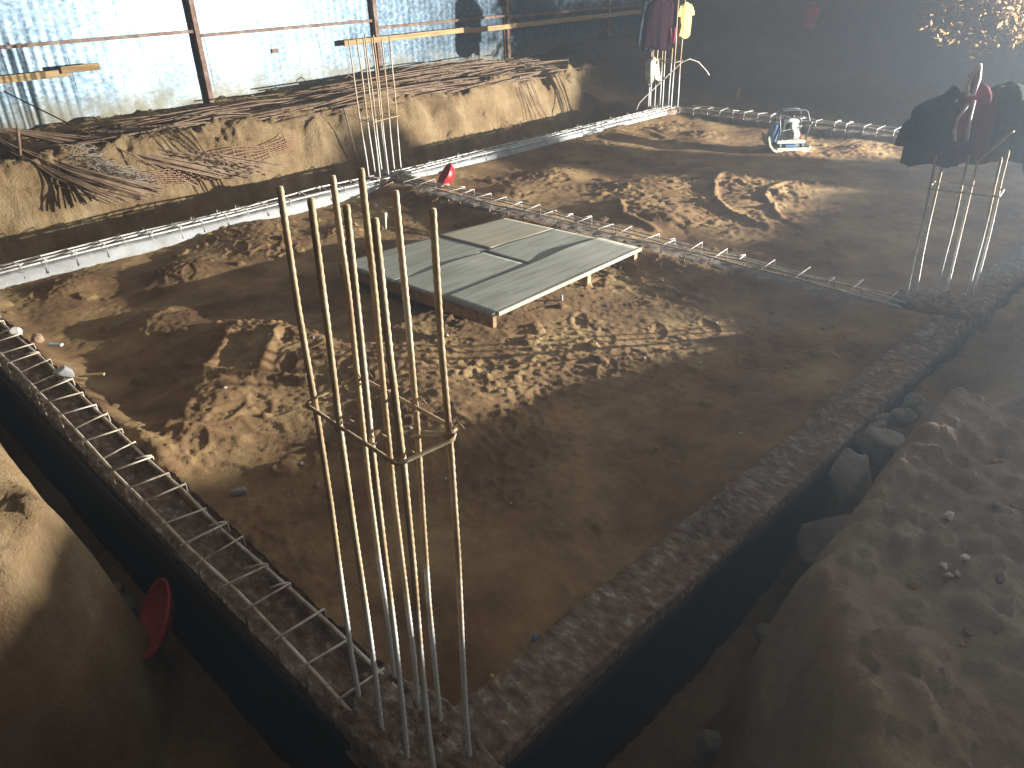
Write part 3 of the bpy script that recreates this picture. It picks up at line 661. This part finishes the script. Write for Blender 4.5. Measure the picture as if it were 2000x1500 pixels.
# ------------------------------------------------------------------ plate compactor
def compactor():
    root = empty('plate_compactor', (9.93, 4.84, -.10), IM - .05); tag(root, 'small dusty plate compactor with tubular handle frame standing on the far earth bay', 'plate compactor')
    b = MB()
    prof = [(-.40, .24), (-.36, .10), (-.30, .03), (-.24, 0), (.26, 0), (.31, .02), (.345, .07)]
    vv = []; ff = []
    for y in (-.24, .24):
        for (x, z) in prof: vv.append((x, y, z))
        for (x, z) in reversed(prof): vv.append((x + (.012 if x < 0 else -.012), y, z + .028))
    k = len(prof) * 2
    ff.append(tuple(range(k))); ff.append(tuple(reversed(range(k, 2 * k))))
    for i in range(k): ff.append((i, (i + 1) % k, k + (i + 1) % k, k + i))
    b.add(vv, ff); b.box((.03, 0, .045), (.52, .475, .05)); b.build('base_plate', M['base_metal'], root, bevel=.006)
    b = MB()
    for y in (-.2, .2): b.box((.0, y, .06), (.4, .05, .06))
    b.box((-.02, 0, .05), (.34, .22, .06)); b.build('exciter_housing', M['dark_metal'], root, bevel=.01)
    for x in (-.19, .19):
        for y in (-.2, .2):
            b = MB(); b.cyl((x, y, .105), .035, .06); b.build('rubber_mount', M['dark_metal'], root, True)
    b = MB(); b.box((0, 0, .155), (.48, .46, .03)); b.box((0, -.225, .17), (.48, .012, .05)); b.build('engine_deck', M['base_metal'], root, bevel=.006)
    b = MB(); b.box((.0, -.243, .105), (.20, .012, .04)); b.build('blue_badge', M['blue'], root, bevel=.006)
    b = MB(); b.box((.01, .0, .27), (.30, .26, .20)); 
    for i in range(6): b.box((.02, -.13, .22 + i * .022), (.17, .06, .008))
    b.build('engine_block', M['grey_metal'], root, bevel=.012)
    b = MB(); b.box((.06, .03, .46), (.27, .28, .15), taper=.86); ob = b.build('fuel_tank', M['grey_metal'], root, bevel=.03)
    b = MB(); b.cyl((.04, .0, .55), .03, .04); b.build('cap', M['dark_metal'], ob, True)
    b = MB(); b.cyl((.05, -.17, .285), .085, .05, 'Y', 20); b.cyl((.05, -.2, .285), .05, .02, 'Y', 16); b.build('recoil_starter', M['white'], root, True)
    b = MB(); b.box((.13, -.14, .22), (.09, .06, .045)); b.build('red_switch', M['red_dusty'], root, bevel=.008)
    b = MB(); b.box((-.11, -.1, .45), (.11, .13, .17)); b.build('air_filter', M['dark_metal'], root, bevel=.015)
    b = MB(); b.cyl((.0, -.15, .43), .06, .09, 'Y', 14); b.build('muffler', M['grey_metal'], root, True)
    b = MB(); b.box((-.27, .0, .30), (.09, .34, .30), ry=.18); ob = b.build('water_tank', M['blue'], root, bevel=.02)
    b = MB()
    fr = .013
    for y in (-.21,):
        b.tube([(-.235, y, .15), (-.20, y + .02, .34), (-.215, y + .05, .48), (-.24, y + .06, .60), (-.215, y + .07, .655), (-.17, y + .07, .68), (.19, y + .07, .68), (.235, y + .07, .65), (.25, y + .06, .60), (.30, y + .05, .47), (.28, y + .02, .40), (.235, y, .15)], fr, 10)
    b.tube([(-.235, .21, .15), (-.21, .20, .42), (-.19, .17, .62), (-.13, .15, .66), (.16, .15, .66), (.21, .17, .62), (.24, .2, .42), (.235, .21, .15)], fr, 10)
    for x in (-.215, .245): b.tube([(x, -.15, .56), (x * .9, .18, .56)], fr, 8)
    b.build('handle_frame', M['dark_metal'], root, True)
    b = MB(); b.cyl((.31, -.16, .47), .03, .05, 'X'); b.build('handle_grip', M['dark_metal'], root, True)
    return root
compactor().scale = (.75, .75, .75)

# ------------------------------------------------------------------ red pans and loose pieces
def pan(label, loc, rot, r, m, depth=.11):
    root = empty('head_pan', loc); root.rotation_euler = rot; tag(root, label, 'head pan', 'red plastic head pans')
    n = 40; b = MB(); prof = []
    for i in range(11): a = i / 10; prof.append((r * math.sin(a * math.pi / 2) ** .9 if i else .001, -depth * math.cos(a * math.pi / 2)))
    prof += [(r * 1.06, .004), (r * 1.07, -.004)] 
    v = [(p * math.cos(2 * math.pi * k / n), p * math.sin(2 * math.pi * k / n), z) for p, z in prof for k in range(n)]
    f = [(i * n + k, i * n + (k + 1) % n, (i + 1) * n + (k + 1) % n, (i + 1) * n + k) for i in range(len(prof) - 1) for k in range(n)]
    b.add(v, f); o = b.build('bowl', m, root, True); s = o.modifiers.new('thick', 'SOLIDIFY'); s.thickness = .005
    b = MB(); b.tube([(r * 1.06 * math.cos(2 * math.pi * k / n), r * 1.06 * math.sin(2 * math.pi * k / n), .002) for k in range(n + 1)], .007, 8); b.build('rim', m, root, True)
    return root
pan('bright red plastic pan tipped against the steel bars near the far beam', (5.83, 7.02, .02), Vector((-.62, .38, .50)).to_track_quat('Z', 'Y').to_euler(), .15, M['red'])
pan('dark red plastic pan leaning in the black trench at the lower left', (.60, 3.0, -.36), Vector((-.71, .20, .50)).to_track_quat('Z', 'Y').to_euler(), .165, M['red_dusty'], depth=.06)

def rock(name, label, loc, s, m, seed, cat='rock', group=None, rz=0.0):
    n1, n2 = 36, 24
    T, Pn = np.meshgrid(np.linspace(0, 2 * np.pi, n1 + 1), np.linspace(-np.pi / 2, np.pi / 2, n2))
    x, y, z = np.cos(Pn) * np.cos(T), np.cos(Pn) * np.sin(T), np.sin(Pn)
    k = 1.06 + .26 * fbm(x * 1.3 + seed, y * 1.3 + z * .9, seed, 3) + .12 * fbm(x * 3 + z * 2, y * 3 - z, seed + 4, 3)
    k[:, -1] = k[:, 0]; k[0, :] = k[0, 0]; k[-1, :] = k[-1, 0]
    # flatten a few facets so that it reads as broken stone
    rs = np.random.RandomState(seed); V = np.stack([x * k, y * k, z * k], -1)
    for _ in range(13):
        nrm = rs.randn(3); nrm /= np.linalg.norm(nrm); d = V @ nrm; lim = .66 + .18 * rs.rand()
        V = V - np.maximum(d - lim, 0)[..., None] * nrm
    o = grid_obj(name, V[..., 0] * s[0], V[..., 1] * s[1], V[..., 2] * s[2], m)
    o.location = loc; o.rotation_euler = (0, 0, rz)
    return tag(o, label, cat, group)

rock('boulder', 'large squarish grey boulder wedged against the rough beam in the right trench', (3.28, 1.03, -.06), (.16, .12, .13), M['stone'], 2, 'boulder', 'boulders in the right trench', .4)
rock('boulder', 'big rounded brownish boulder lowest in the right trench', (2.95, .95, -.20), (.18, .14, .14), M['stone'], 3, 'boulder', 'boulders in the right trench', .2)
rock('boulder', 'small pointed tan boulder beside the bank edge in the right trench', (3.12, .84, -.10), (.09, .09, .10), M['stone_orange'], 5, 'boulder', 'boulders in the right trench')
rock('boulder', 'dark egg shaped boulder behind the squarish grey one', (3.62, 1.03, -.05), (.15, .12, .12), M['stone'], 7, 'boulder', 'boulders in the right trench', 1.0)
rock('boulder', 'grey boulder leaning on the bank side above the pointed tan one', (3.58, .84, -.02), (.14, .10, .13), M['stone'], 9, 'boulder', 'boulders in the right trench', .5)
rock('boulder', 'orange brown stone standing upright at the back of the boulders', (3.88, .90, .03), (.06, .055, .085), M['stone_orange'], 11, 'boulder', 'boulders in the right trench')
for i, (x, y, z, r_) in enumerate(((3.68, 1.03, -.04, .075), (3.74, 1.10, -.02, .06), (3.62, 1.12, -.03, .05), (3.90, 1.04, 0, .07), (4.0, .95, .02, .08), (4.12, 1.06, 0, .06), (3.86, 1.12, -.02, .05))):
    rock('rubble_stone', 'fist sized dark rubble stone in the jumble behind the boulders', (x, y, z), (r_, r_ * .9, r_ * .85), M['stone'], 30 + i, 'stone', 'rubble stones behind the boulders', i)
for i, (x, y, z, r_) in enumerate(((2.45, .95, -.42, .08), (2.15, .88, -.5, .07), (1.9, .9, -.52, .06), (2.3, .8, -.42, .05), (1.7, .75, -.5, .06))):
    rock('trench_stone', 'half buried stone in the dark bottom of the right trench', (x, y, z), (r_, r_, r_ * .7), M['stone'], 50 + i, 'stone', 'stones deep in the right trench', i)
for i, (x, y) in enumerate(((.62, 3.55), (.6, 3.7), (.56, 3.2), (.6, 4.1), (.52, 3.9))):
    rock('trench_stone', 'small stone lying in the black left trench near the red pan', (x, y, -.66), (.06, .05, .04), M['stone'], 70 + i, 'stone', 'stones in the left trench', i)
PEB = ((2.427, .438, .017), (2.19, .368, .013), (2.178, .345, .013), (2.227, .328, .012), (2.187, .324, .013))
for i, (x, y, r_) in enumerate(PEB):
    rock('pebble', 'small white pebble on top of the right bank', (x, y, surf(x, y) + .012), (r_ * 1.3, r_, r_ * .7), M['pale'], 80 + i, 'pebble', 'white pebbles on the right bank', i)
rs = random.Random(77)
for i in range(46):
    x, y = rs.uniform(1.3, 5.1), rs.uniform(1.6, 4.6)
    if 3.2 < x < 5.2 and y > 3.4: continue
    z = float(B1[2][np.argmin(np.abs(B1[1] - y)), np.argmin(np.abs(B1[0] - x))]); r_ = rs.uniform(.007, .017) * (1.6 if rs.random() < .12 else 1)
    rock('small_stone', 'thumb sized stone or clod lying loose on the trodden earth of the near bay', (x, y, z + r_ * .3), (r_, r_ * .8, r_ * .6), M[rs.choice(('stone', 'stone_orange', 'stone_orange', 'pale'))], 120 + i, 'stone', 'small stones loose on the near earth', i)
for i in range(26):
    x, y = rs.uniform(1.6, 3.6), rs.uniform(-.1, .55); r_ = rs.uniform(.008, .02)
    rock('bank_stone', 'small loose stone or crumb of earth on the right bank', (x, y, surf(x, y) + r_ * .3), (r_, r_ * .9, r_ * .65), M[rs.choice(('stone', 'stone_orange'))], 180 + i, 'stone', 'loose stones on the right bank', i)
rock('concrete_lump', 'grey lump of hardened concrete on the inner bar of the left stirrup ladder', (1.0, 5.1, .0), (.05, .085, .04), M['concrete_side'], 91, 'concrete lump')
rock('clay_clod', 'round orange clod beside the left stirrup ladder', (1.06, 5.86, -.02), (.05, .05, .045), M['stone_orange'], 92, 'clod')
rock('pale_stone', 'pale stone touching the farthest visible rung of the left stirrup ladder', (.985, 6.03, .01), (.045, .05, .035), M['pale'], 93, 'stone')
b = MB(); b.box((1.13, 5.72, -.05), (.10, .035, .02), rz=-.9); tag(b.build('wood_chip', M['white'], None, bevel=.004), 'pale flat wood chip next to the orange clod', 'wood chip')
b = MB(); b.box((1.13, 5.02, -.04), (.16, .025, .015), rz=-.7); tag(b.build('wood_stick', M['wood'], None, bevel=.004), 'thin wooden stick beside the grey concrete lump', 'stick')
b = MB(); b.box((1.20, 3.24, -.10), (.075, .035, .03), rz=-.5); tag(b.build('brick_chip', M['stone'], None, bevel=.006), 'small grey brick chip lying alone on the earth near the column bars', 'brick chip')
b = MB(); b.tube([(4.12, 3.66, -.13), (4.12, 3.66, -.06)], .010, 8); tag(b.build('white_peg', M['white'], None, True), 'tiny white peg standing in front of the plywood deck', 'peg')
b = MB(); b.tube([(4.42, 6.31, -.14), (4.45, 6.33, .0)], .014, 10); b.tube([(4.44, 6.32, -.02), (4.455, 6.335, .012)], .02, 10)
tag(b.build('pipe_stub', M['cream'], None, True), 'short capped pipe stub standing in the dark earth behind the deck', 'pipe stub')
b = MB(); b.tube([(1.47, 1.44, -.05), (1.485, 1.45, -.02)], .014, 10); tag(b.build('blue_cap', M['blue'], None, True), 'small blue bottle cap at the inner edge of the rough beam', 'bottle cap')
b = MB(); b.box((1.21, 1.40, .01), (.012, .012, .07), rx=.2); tag(b.build('splinter', M['wood'], None), 'small upright wood splinter beside the rough beam', 'splinter')
b = MB(); b.box((12.35, 7.0, .07), (.10, .06, .30), rz=.4, ry=.08); tag(b.build('wood_block', M['wood_brown'], None, bevel=.006), 'upright brown wood block behind the farthest beam', 'wood block')
# red jerrycan far off on the heap
jc = empty('jerrycan', (14.6, 7.0, theight(14.6, 7.0) - .02), IM); tag(jc, 'red jerrycan standing on the dark spoil heap', 'jerrycan')
b = MB(); b.box((0, 0, .17), (.22, .15, .34)); b.build('body', M['red_dusty'], jc, bevel=.03)
b = MB(); b.tube([(-.08, 0, .34), (-.07, 0, .40), (.05, 0, .40), (.06, 0, .34)], .014, 8); b.build('handle', M['red_dusty'], jc, True)
b = MB(); b.cyl((.085, 0, .37), .028, .06); b.build('spout', M['red_dusty'], jc, True)

# ------------------------------------------------------------------ metal fence and timbers
fence = empty('metal_fence', (0, 11.8, 0)); tag(fence, 'tall fence of spangled galvanised sheets on rusty steel posts', 'fence')
xs = np.arange(-4.0, 25, .95)
for i, x in enumerate(xs):
    rs = random.Random(100 + i)
    ux = np.linspace(x, x + .985, 26); uz = np.linspace(.15, 3.6, 40)
    Xo, Zo = np.meshgrid(ux, uz)
    Yo = .045 + .010 * fbm(Xo * 2.2, Zo * 1.6, 200 + i, 3) + .004 * (i % 2) * 1.0
    rib = .004 if (x < 3.6) else .0
    Yo = Yo + rib * sstep(1.9, 1.3, Zo) * np.sin(Xo * 2 * np.pi / .125) * sstep(4.2, 3.4, Xo) + .0015 * np.sin(Xo * 50)
    o = grid_obj('sheet', Xo, Yo, Zo, M['sheet'], parent=fence)
for px in (2.24, 5.37, 8.51, 11.65, 14.8, 17.9, 21.0, -.9):
    b = MB(); b.box((px, -.03, 1.9), (.075, .075, 3.6)); b.box((px, .012, 1.9), (.105, .012, 3.6)); b.build('post', M['post'], fence, bevel=.004)
for a, c, z in ((2.29, 5.32, 1.455), (5.43, 8.45, 1.39), (8.57, 11.6, 1.27), (11.71, 14.75, 1.24), (14.85, 17.85, 1.22), (-.85, 2.2, 1.45), (17.95, 20.95, 1.2)):
    b = MB(); b.box(((a + c) / 2, -.015, z), (c - a, .04, .042)); b.build('rail', M['post'], fence)
    b = MB(); b.box(((a + c) / 2, -.015, z + 1.15), (c - a, .04, .042)); b.build('rail', M['post'], fence)
b = MB(); b.box((6.59, .022, 1.085), (.11, .012, .06)); b.build('rusty_patch', M['post'], fence)
for a, c, z, y, nm, lb in ((7.76, 10.55, 1.105, 11.66, 'timber_rail', 'long pale timber wired across the fence posts behind the thin column bars'), (10.45, 16.8, 1.09, 11.70, 'timber_rail', 'second length of the fence timber, running off into the dark beside the far column'),
                           (-1.2, 3.5, 1.10, 11.66, 'timber_plank', 'long timber plank on the fence at the far left'), (3.4, 3.88, 1.145, 11.62, 'timber_plank', 'short brown timber offcut tied to the end of the plank at the far left')):
    b = MB(); b.box(((a + c) / 2, y, z), (c - a, .045, .085), ry=R(-.15)); o = b.build(nm, M['wood'] if c - a > 1 else M['wood_brown'], None, bevel=.004)
    tag(o, lb, 'timber')

# ------------------------------------------------------------------ rebar heap on the far bank
RB = dict(cat='steel bar')
def rod(pts, r, label, group, m='rust', n=5):
    b = MB(); b.tube(pts, r, n)
    return tag(b.build('rebar', M[m], None, True), label, 'steel bar', group)
rs = random.Random(5)
# straight stack lying along the bank top
for i in range(70):
    x0 = 2.6 + rs.uniform(0, 1.2) if i < 48 else rs.uniform(3, 5); x1 = x0 + rs.uniform(3.2, 5.2)
    y = 10.15 + (i % 24) * .042 + rs.gauss(0, .02); lay = i // 24
    a = rs.gauss(0, .012)
    pts = []
    for k in range(6):
        x = x0 + (x1 - x0) * k / 5; yy = y + a * (x - x0) + rs.gauss(0, .008)
        pts.append((x, yy, max(theight(x, yy), .30) + .03 + .025 * lay + rs.gauss(0, .004)))
    rod(pts, .009, 'long rusty bar in the straight stack along the bank top under the fence', 'straight stack of rusty bars')
# tangled heap further right
for i in range(80):
    xm = rs.uniform(6.2, 11.2); ln = rs.uniform(1.2, 4.2); a = rs.gauss(0, .13); y = rs.uniform(9.95, 11.35)
    dome = .24 * math.exp(-((xm - 8.6) / 2.0) ** 2) * math.exp(-((y - 10.9) / .5) ** 2)
    z = max(theight(xm, y), .28) + rs.uniform(.02, .05) + dome * rs.uniform(.2, 1)
    tl = rs.gauss(0, .03); c, s_ = math.cos(a) * ln / 2, math.sin(a) * ln / 2
    p0, p1 = (xm - c, y - s_, z - tl), (xm + c, y + s_, z + tl)
    mid = ((p0[0] + p1[0]) / 2, (p0[1] + p1[1]) / 2, z + rs.uniform(0, .05))
    pts = [p0, mid, p1]
    if rs.random() < .25: pts.append((p1[0] + .05, p1[1] + rs.uniform(-.05, .05), p1[2] + rs.choice((-.09, .09))))
    rod(pts, .0095, 'rusty bar in the tangled heap on the bank behind the thin column bars', 'tangled heap of rusty bars')
# two fans of bars slid down the bank face on the left
for i in range(44):
    u = rs.random()
    p = Vector((2.17 + .06 * u - .8, 10.5 + .35, .62 - .2 * u + .12)); q = Vector((2.75 + .62 * rs.random(), 8.95 + rs.uniform(-.08, .2), .02 + rs.gauss(0, .02)))
    a = Vector((2.20, 10.45, .63 - .24 * u))
    p = a + (a - q).normalized() * 1.3
    mid = a.lerp(q, .5) + Vector((rs.gauss(0, .02), 0, -.04 + rs.gauss(0, .015)))
    rod([p, a, mid, q], .009, 'rusty bar in the thick bundle slid down the bank at the left edge', 'thick bundle of bars down the bank')
for i in range(22):
    u = rs.random()
    a = Vector((2.35, 10.85, .68 - .06 * u)); q = Vector((4.1 + 1.05 * rs.random(), 9.2 + rs.uniform(-.1, .15), -.06 + rs.gauss(0, .02)))
    p = a + (a - q).normalized() * 1.0
    mid = a.lerp(q, .45) + Vector((rs.gauss(0, .03), 0, .03 + rs.gauss(0, .015)))
    rod([p, a, mid, q], .0085, 'rusty bar in the thin fan spreading down the bank above the thick bundle', 'thin fan of bars down the bank')
rod([(2.70, 11.2, 1.07), (2.59, 11.2, 1.02), (3.2, 10.2, .48), (3.76, 9.1, -.02)], .009, 'single bar with a hooked top end leaning across the fans against the fence', None)
for i, (x, y, z) in enumerate(((6.95, 10.6, .55), (7.3, 10.9, .62), (10.05, 11.0, .55), (9.2, 10.6, .5))):
    rod([(x, y, z - .1), (x + .1, y, z + .02), (x + .02, y + .05, z + .09), (x - .08, y + .05, z + .05)], .008, 'short bent bar end sticking up out of the tangled heap', 'bent bar ends on the heap')
b = MB(); b.tube([(2.38, 10.2, .75), (2.27, 10.15, .30)], .016, 8); tag(b.build('stake', M['post'], None, True), 'upright steel stake holding the thick bundle of bars at the far left', 'stake')
b = MB(); b.tube([(6.27, 9.62, .48), (6.30, 9.50, -.20)], .014, 8); tag(b.build('stake', M['rust'], None, True), 'thin steel stake standing on the bank face left of the thin column bars', 'stake')
for i, x in enumerate((9.95, 10.03, 10.1, 10.2, 10.27, 10.36)):
    pts = [(x, 10.15, .40), (x + .01, 10.0, .38), (x + .02, 9.85, .2), (x + .05, 9.75, .0), (x + .03 * i, 9.6, -.22)]
    rod([Vector(p) + Vector((0, rs.gauss(0, .01), 0)) for p in pts], .006, 'thin rod bent down over the lit bank face near the heap end', 'rods hanging over the bank face')
# cement sack and wooden wedge on the heap
b = MB(); b.box((9.88, 11.05, .50), (.55, .36, .13), rz=.1, taper=.62); o = b.build('cement_sack', M['sacking'], None, True, bevel=.04); tag(o, 'flat brown cement sack on top of the bar heap', 'sack')
b = MB(); b.box((10.75, 11.2, .50), (.14, .08, .22), ry=.7, taper=.3); tag(b.build('wood_wedge', M['wood_brown'], None), 'dark pointed wood wedge on the heap beside the cement sack', 'wood wedge')
# wire tangle
b = MB(); rs = random.Random(9)
for i in range(90):
    t = rs.random(); c = Vector((2.80 + .55 * t + rs.gauss(0, .05), 9.95 - .45 * t + rs.gauss(0, .08), .42 - .42 * t + rs.gauss(0, .03)))
    a = rs.uniform(0, 6.28); ln = rs.uniform(.08, .2)
    d = Vector((math.cos(a), math.sin(a) * .5, rs.gauss(0, .3))) * ln
    b.tube([c - d, c + Vector((0, 0, .03)), c + d], .004, 4)
tag(b.build('wire_tangle', M['wire'], None, True), 'grey tangle of scrap binding wire on the bank between the two bar fans', 'wire tangle')
# orange net
b = MB(); rs = random.Random(10)
def netpt(u, v):
    x = 3.25 + 2.25 * u; 
    z = .02 + .13 * u * u + (v - .5) * .22 + .03 * math.sin(9 * u + 3 * v); y = 9.72 - .05 + .25 * (z)
    return Vector((x, y - .04, z + .02 * math.sin(14 * u)))
for k in range(7): b.tube([netpt(i / 30, k / 6 + rs.gauss(0, .02)) for i in range(31)], .005, 4)
for k in range(42):
    u = k / 41; b.tube([netpt(u + rs.gauss(0, .006), 0), netpt(u, .5), netpt(u + rs.gauss(0, .01), 1)], .004, 4)
tag(b.build('safety_net', M['orange_net'], None, True), 'strip of faded orange safety netting lying along the lit bank face', 'safety net')
b = MB()
for i in range(26):
    c = Vector((9.4 + rs.gauss(0, .18), 9.42 + rs.gauss(0, .06), -.42 + .25 * rs.random())); d = Vector((rs.gauss(0, .08), rs.gauss(0, .03), rs.gauss(0, .07))); b.tube([c - d, c + d], .005, 4)
tag(b.build('net_scrap', M['orange_net'], None, True), 'small scrap of pink netting at the foot of the far bank', 'net scrap')
b = MB(); b.box((3.0, 8.62, -.60), (.5, .05, .04), rz=.2); tag(b.build('batten', M['wood'], None), 'pale batten in the black trench below the thick bundle', 'batten')

# ------------------------------------------------------------------ tree on the heap, upper right
def tree(label, base, crown, spread, seed, nclump, leaf):
    root = empty('tree', base); tag(root, label, 'tree')
    rs = random.Random(seed); b = MB(); cr = Vector(crown) - Vector(base)
    b.tube([(0, 0, -.3), (.05, .02, cr.z * .3), (cr.x * .4, cr.y * .4, cr.z * .6), (cr.x * .8, cr.y * .8, cr.z * .95)], [.11, .085, .06, .03], 10)
    L_ = MB(); tips = []
    for i in range(nclump):
        d = Vector((rs.gauss(0, spread[0]), rs.gauss(0, spread[1]), rs.gauss(0, spread[2]))) + cr
        s = Vector((cr.x * .5, cr.y * .5, cr.z * .62)); mid = s.lerp(d, .5) + Vector((rs.gauss(0, .08), rs.gauss(0, .08), rs.gauss(0, .1)))
        b.tube([s, mid, d], [.03, .016, .005], 5); tips.append((mid, d))
    b.build('trunk', M['bark'], root, True)
    for mid, d in tips:
        for k in range(34):
            c = mid.lerp(d, rs.uniform(.45, 1.12)) + Vector((rs.gauss(0, .09), rs.gauss(0, .09), rs.gauss(0, .08)))
            a = Vector((rs.gauss(0, 1), rs.gauss(0, 1), rs.gauss(-.4, .8))).normalized(); s = a.cross(Vector((rs.gauss(0, 1), rs.gauss(0, 1), rs.gauss(0, 1)))).normalized()
            ln = leaf * rs.uniform(.6, 1.3); w = ln * .42; nrm = a.cross(s)
            P = [c - a * ln / 2, c + s * w / 2 + nrm * w * .18, c + a * ln / 2, c - s * w / 2 + nrm * w * .18]
            L_.add(P, [(0, 1, 2), (0, 2, 3)])
    L_.build('crown', M['leaf'], root)
tree('small tree with sparse dry orange leaves at the upper right, beyond the draped bars', (13.0, 2.75, theight(13.0, 2.75)), (12.40, 3.50, 1.46), (.17, .34, .19), 4, 75, .10)

# ------------------------------------------------------------------ haze volume added round the whole site to veil the view
b = MB(); b.box((11.5, 8.5, 1.4), (44, 38, 6.6))
hz = b.build('haze', None, None); tag(hz, kind='stuff')
hm = bpy.data.materials.new('veil_haze'); hm.use_nodes = True
nt = hm.node_tree; nt.nodes.remove(nt.nodes['Principled BSDF'])
pv = nt.nodes.new('ShaderNodeVolumePrincipled'); pv.inputs['Color'].default_value = (.72, .85, 1, 1); pv.inputs['Density'].default_value = .0092; pv.inputs['Anisotropy'].default_value = .6
nt.links.new(pv.outputs[0], nt.nodes['Material Output'].inputs['Volume'])
hz.data.materials.append(hm)

# ------------------------------------------------------------------ light
ld = bpy.data.lights.new('floodlight', 'SPOT'); ld.energy = 29500; ld.color = (1.0, .965, .90); ld.spot_size = R(165); ld.spot_blend = .3; ld.shadow_soft_size = .045
lo = bpy.data.objects.new('floodlight', ld); COL.objects.link(lo); lo.location = LAMP
lo.rotation_euler = Vector((-.62, .78, -.06)).to_track_quat('-Z', 'Y').to_euler()

w = bpy.data.worlds.new('World'); SC.world = w; w.use_nodes = True
bg = w.node_tree.nodes['Background']; bg.inputs['Strength'].default_value = 1.0
nt = w.node_tree; tc = nt.nodes.new('ShaderNodeTexCoord'); dp = nt.nodes.new('ShaderNodeVectorMath'); dp.operation = 'DOT_PRODUCT'
dp.inputs[1].default_value = (.72, -.30, .62); nt.links.new(tc.outputs['Generated'], dp.inputs[0])
cr = nt.nodes.new('ShaderNodeValToRGB'); cr.color_ramp.elements[0].position = .0; cr.color_ramp.elements[0].color = (.016, .015, .015, 1)
cr.color_ramp.elements[1].position = 1; cr.color_ramp.elements[1].color = (.52, .49, .48, 1)
nt.links.new(dp.outputs['Value'], cr.inputs['Fac']); nt.links.new(cr.outputs['Color'], bg.inputs['Color'])

# ------------------------------------------------------------------ camera
cd = bpy.data.cameras.new('camera'); co = bpy.data.objects.new('camera', cd); COL.objects.link(co)
pitch, roll, yaw = R(28.80391397), R(-1.98727692), R(45.82611849)
d = Vector((math.cos(yaw) * math.cos(pitch), math.sin(yaw) * math.cos(pitch), -math.sin(pitch)))
r = Vector((math.sin(yaw), -math.cos(yaw), 0)); u = r.cross(d)
r2 = r * math.cos(roll) + u * math.sin(roll); u2 = -r * math.sin(roll) + u * math.cos(roll)
mw = Matrix(((r2.x, u2.x, -d.x, 0), (r2.y, u2.y, -d.y, 0), (r2.z, u2.z, -d.z, 2.2), (0, 0, 0, 1)))
co.matrix_world = mw
cd.sensor_width = 36; cd.lens = 36 * 1502 / 2000; cd.clip_start = .05; cd.clip_end = 300
SC.camera = co

SC.view_settings.view_transform = 'Standard'; SC.view_settings.look = 'None'; SC.view_settings.gamma = 1; SC.view_settings.exposure = 0
SC.cycles.use_denoising = True
SC.cycles.max_bounces = 6; SC.cycles.diffuse_bounces = 3; SC.cycles.volume_bounces = 0
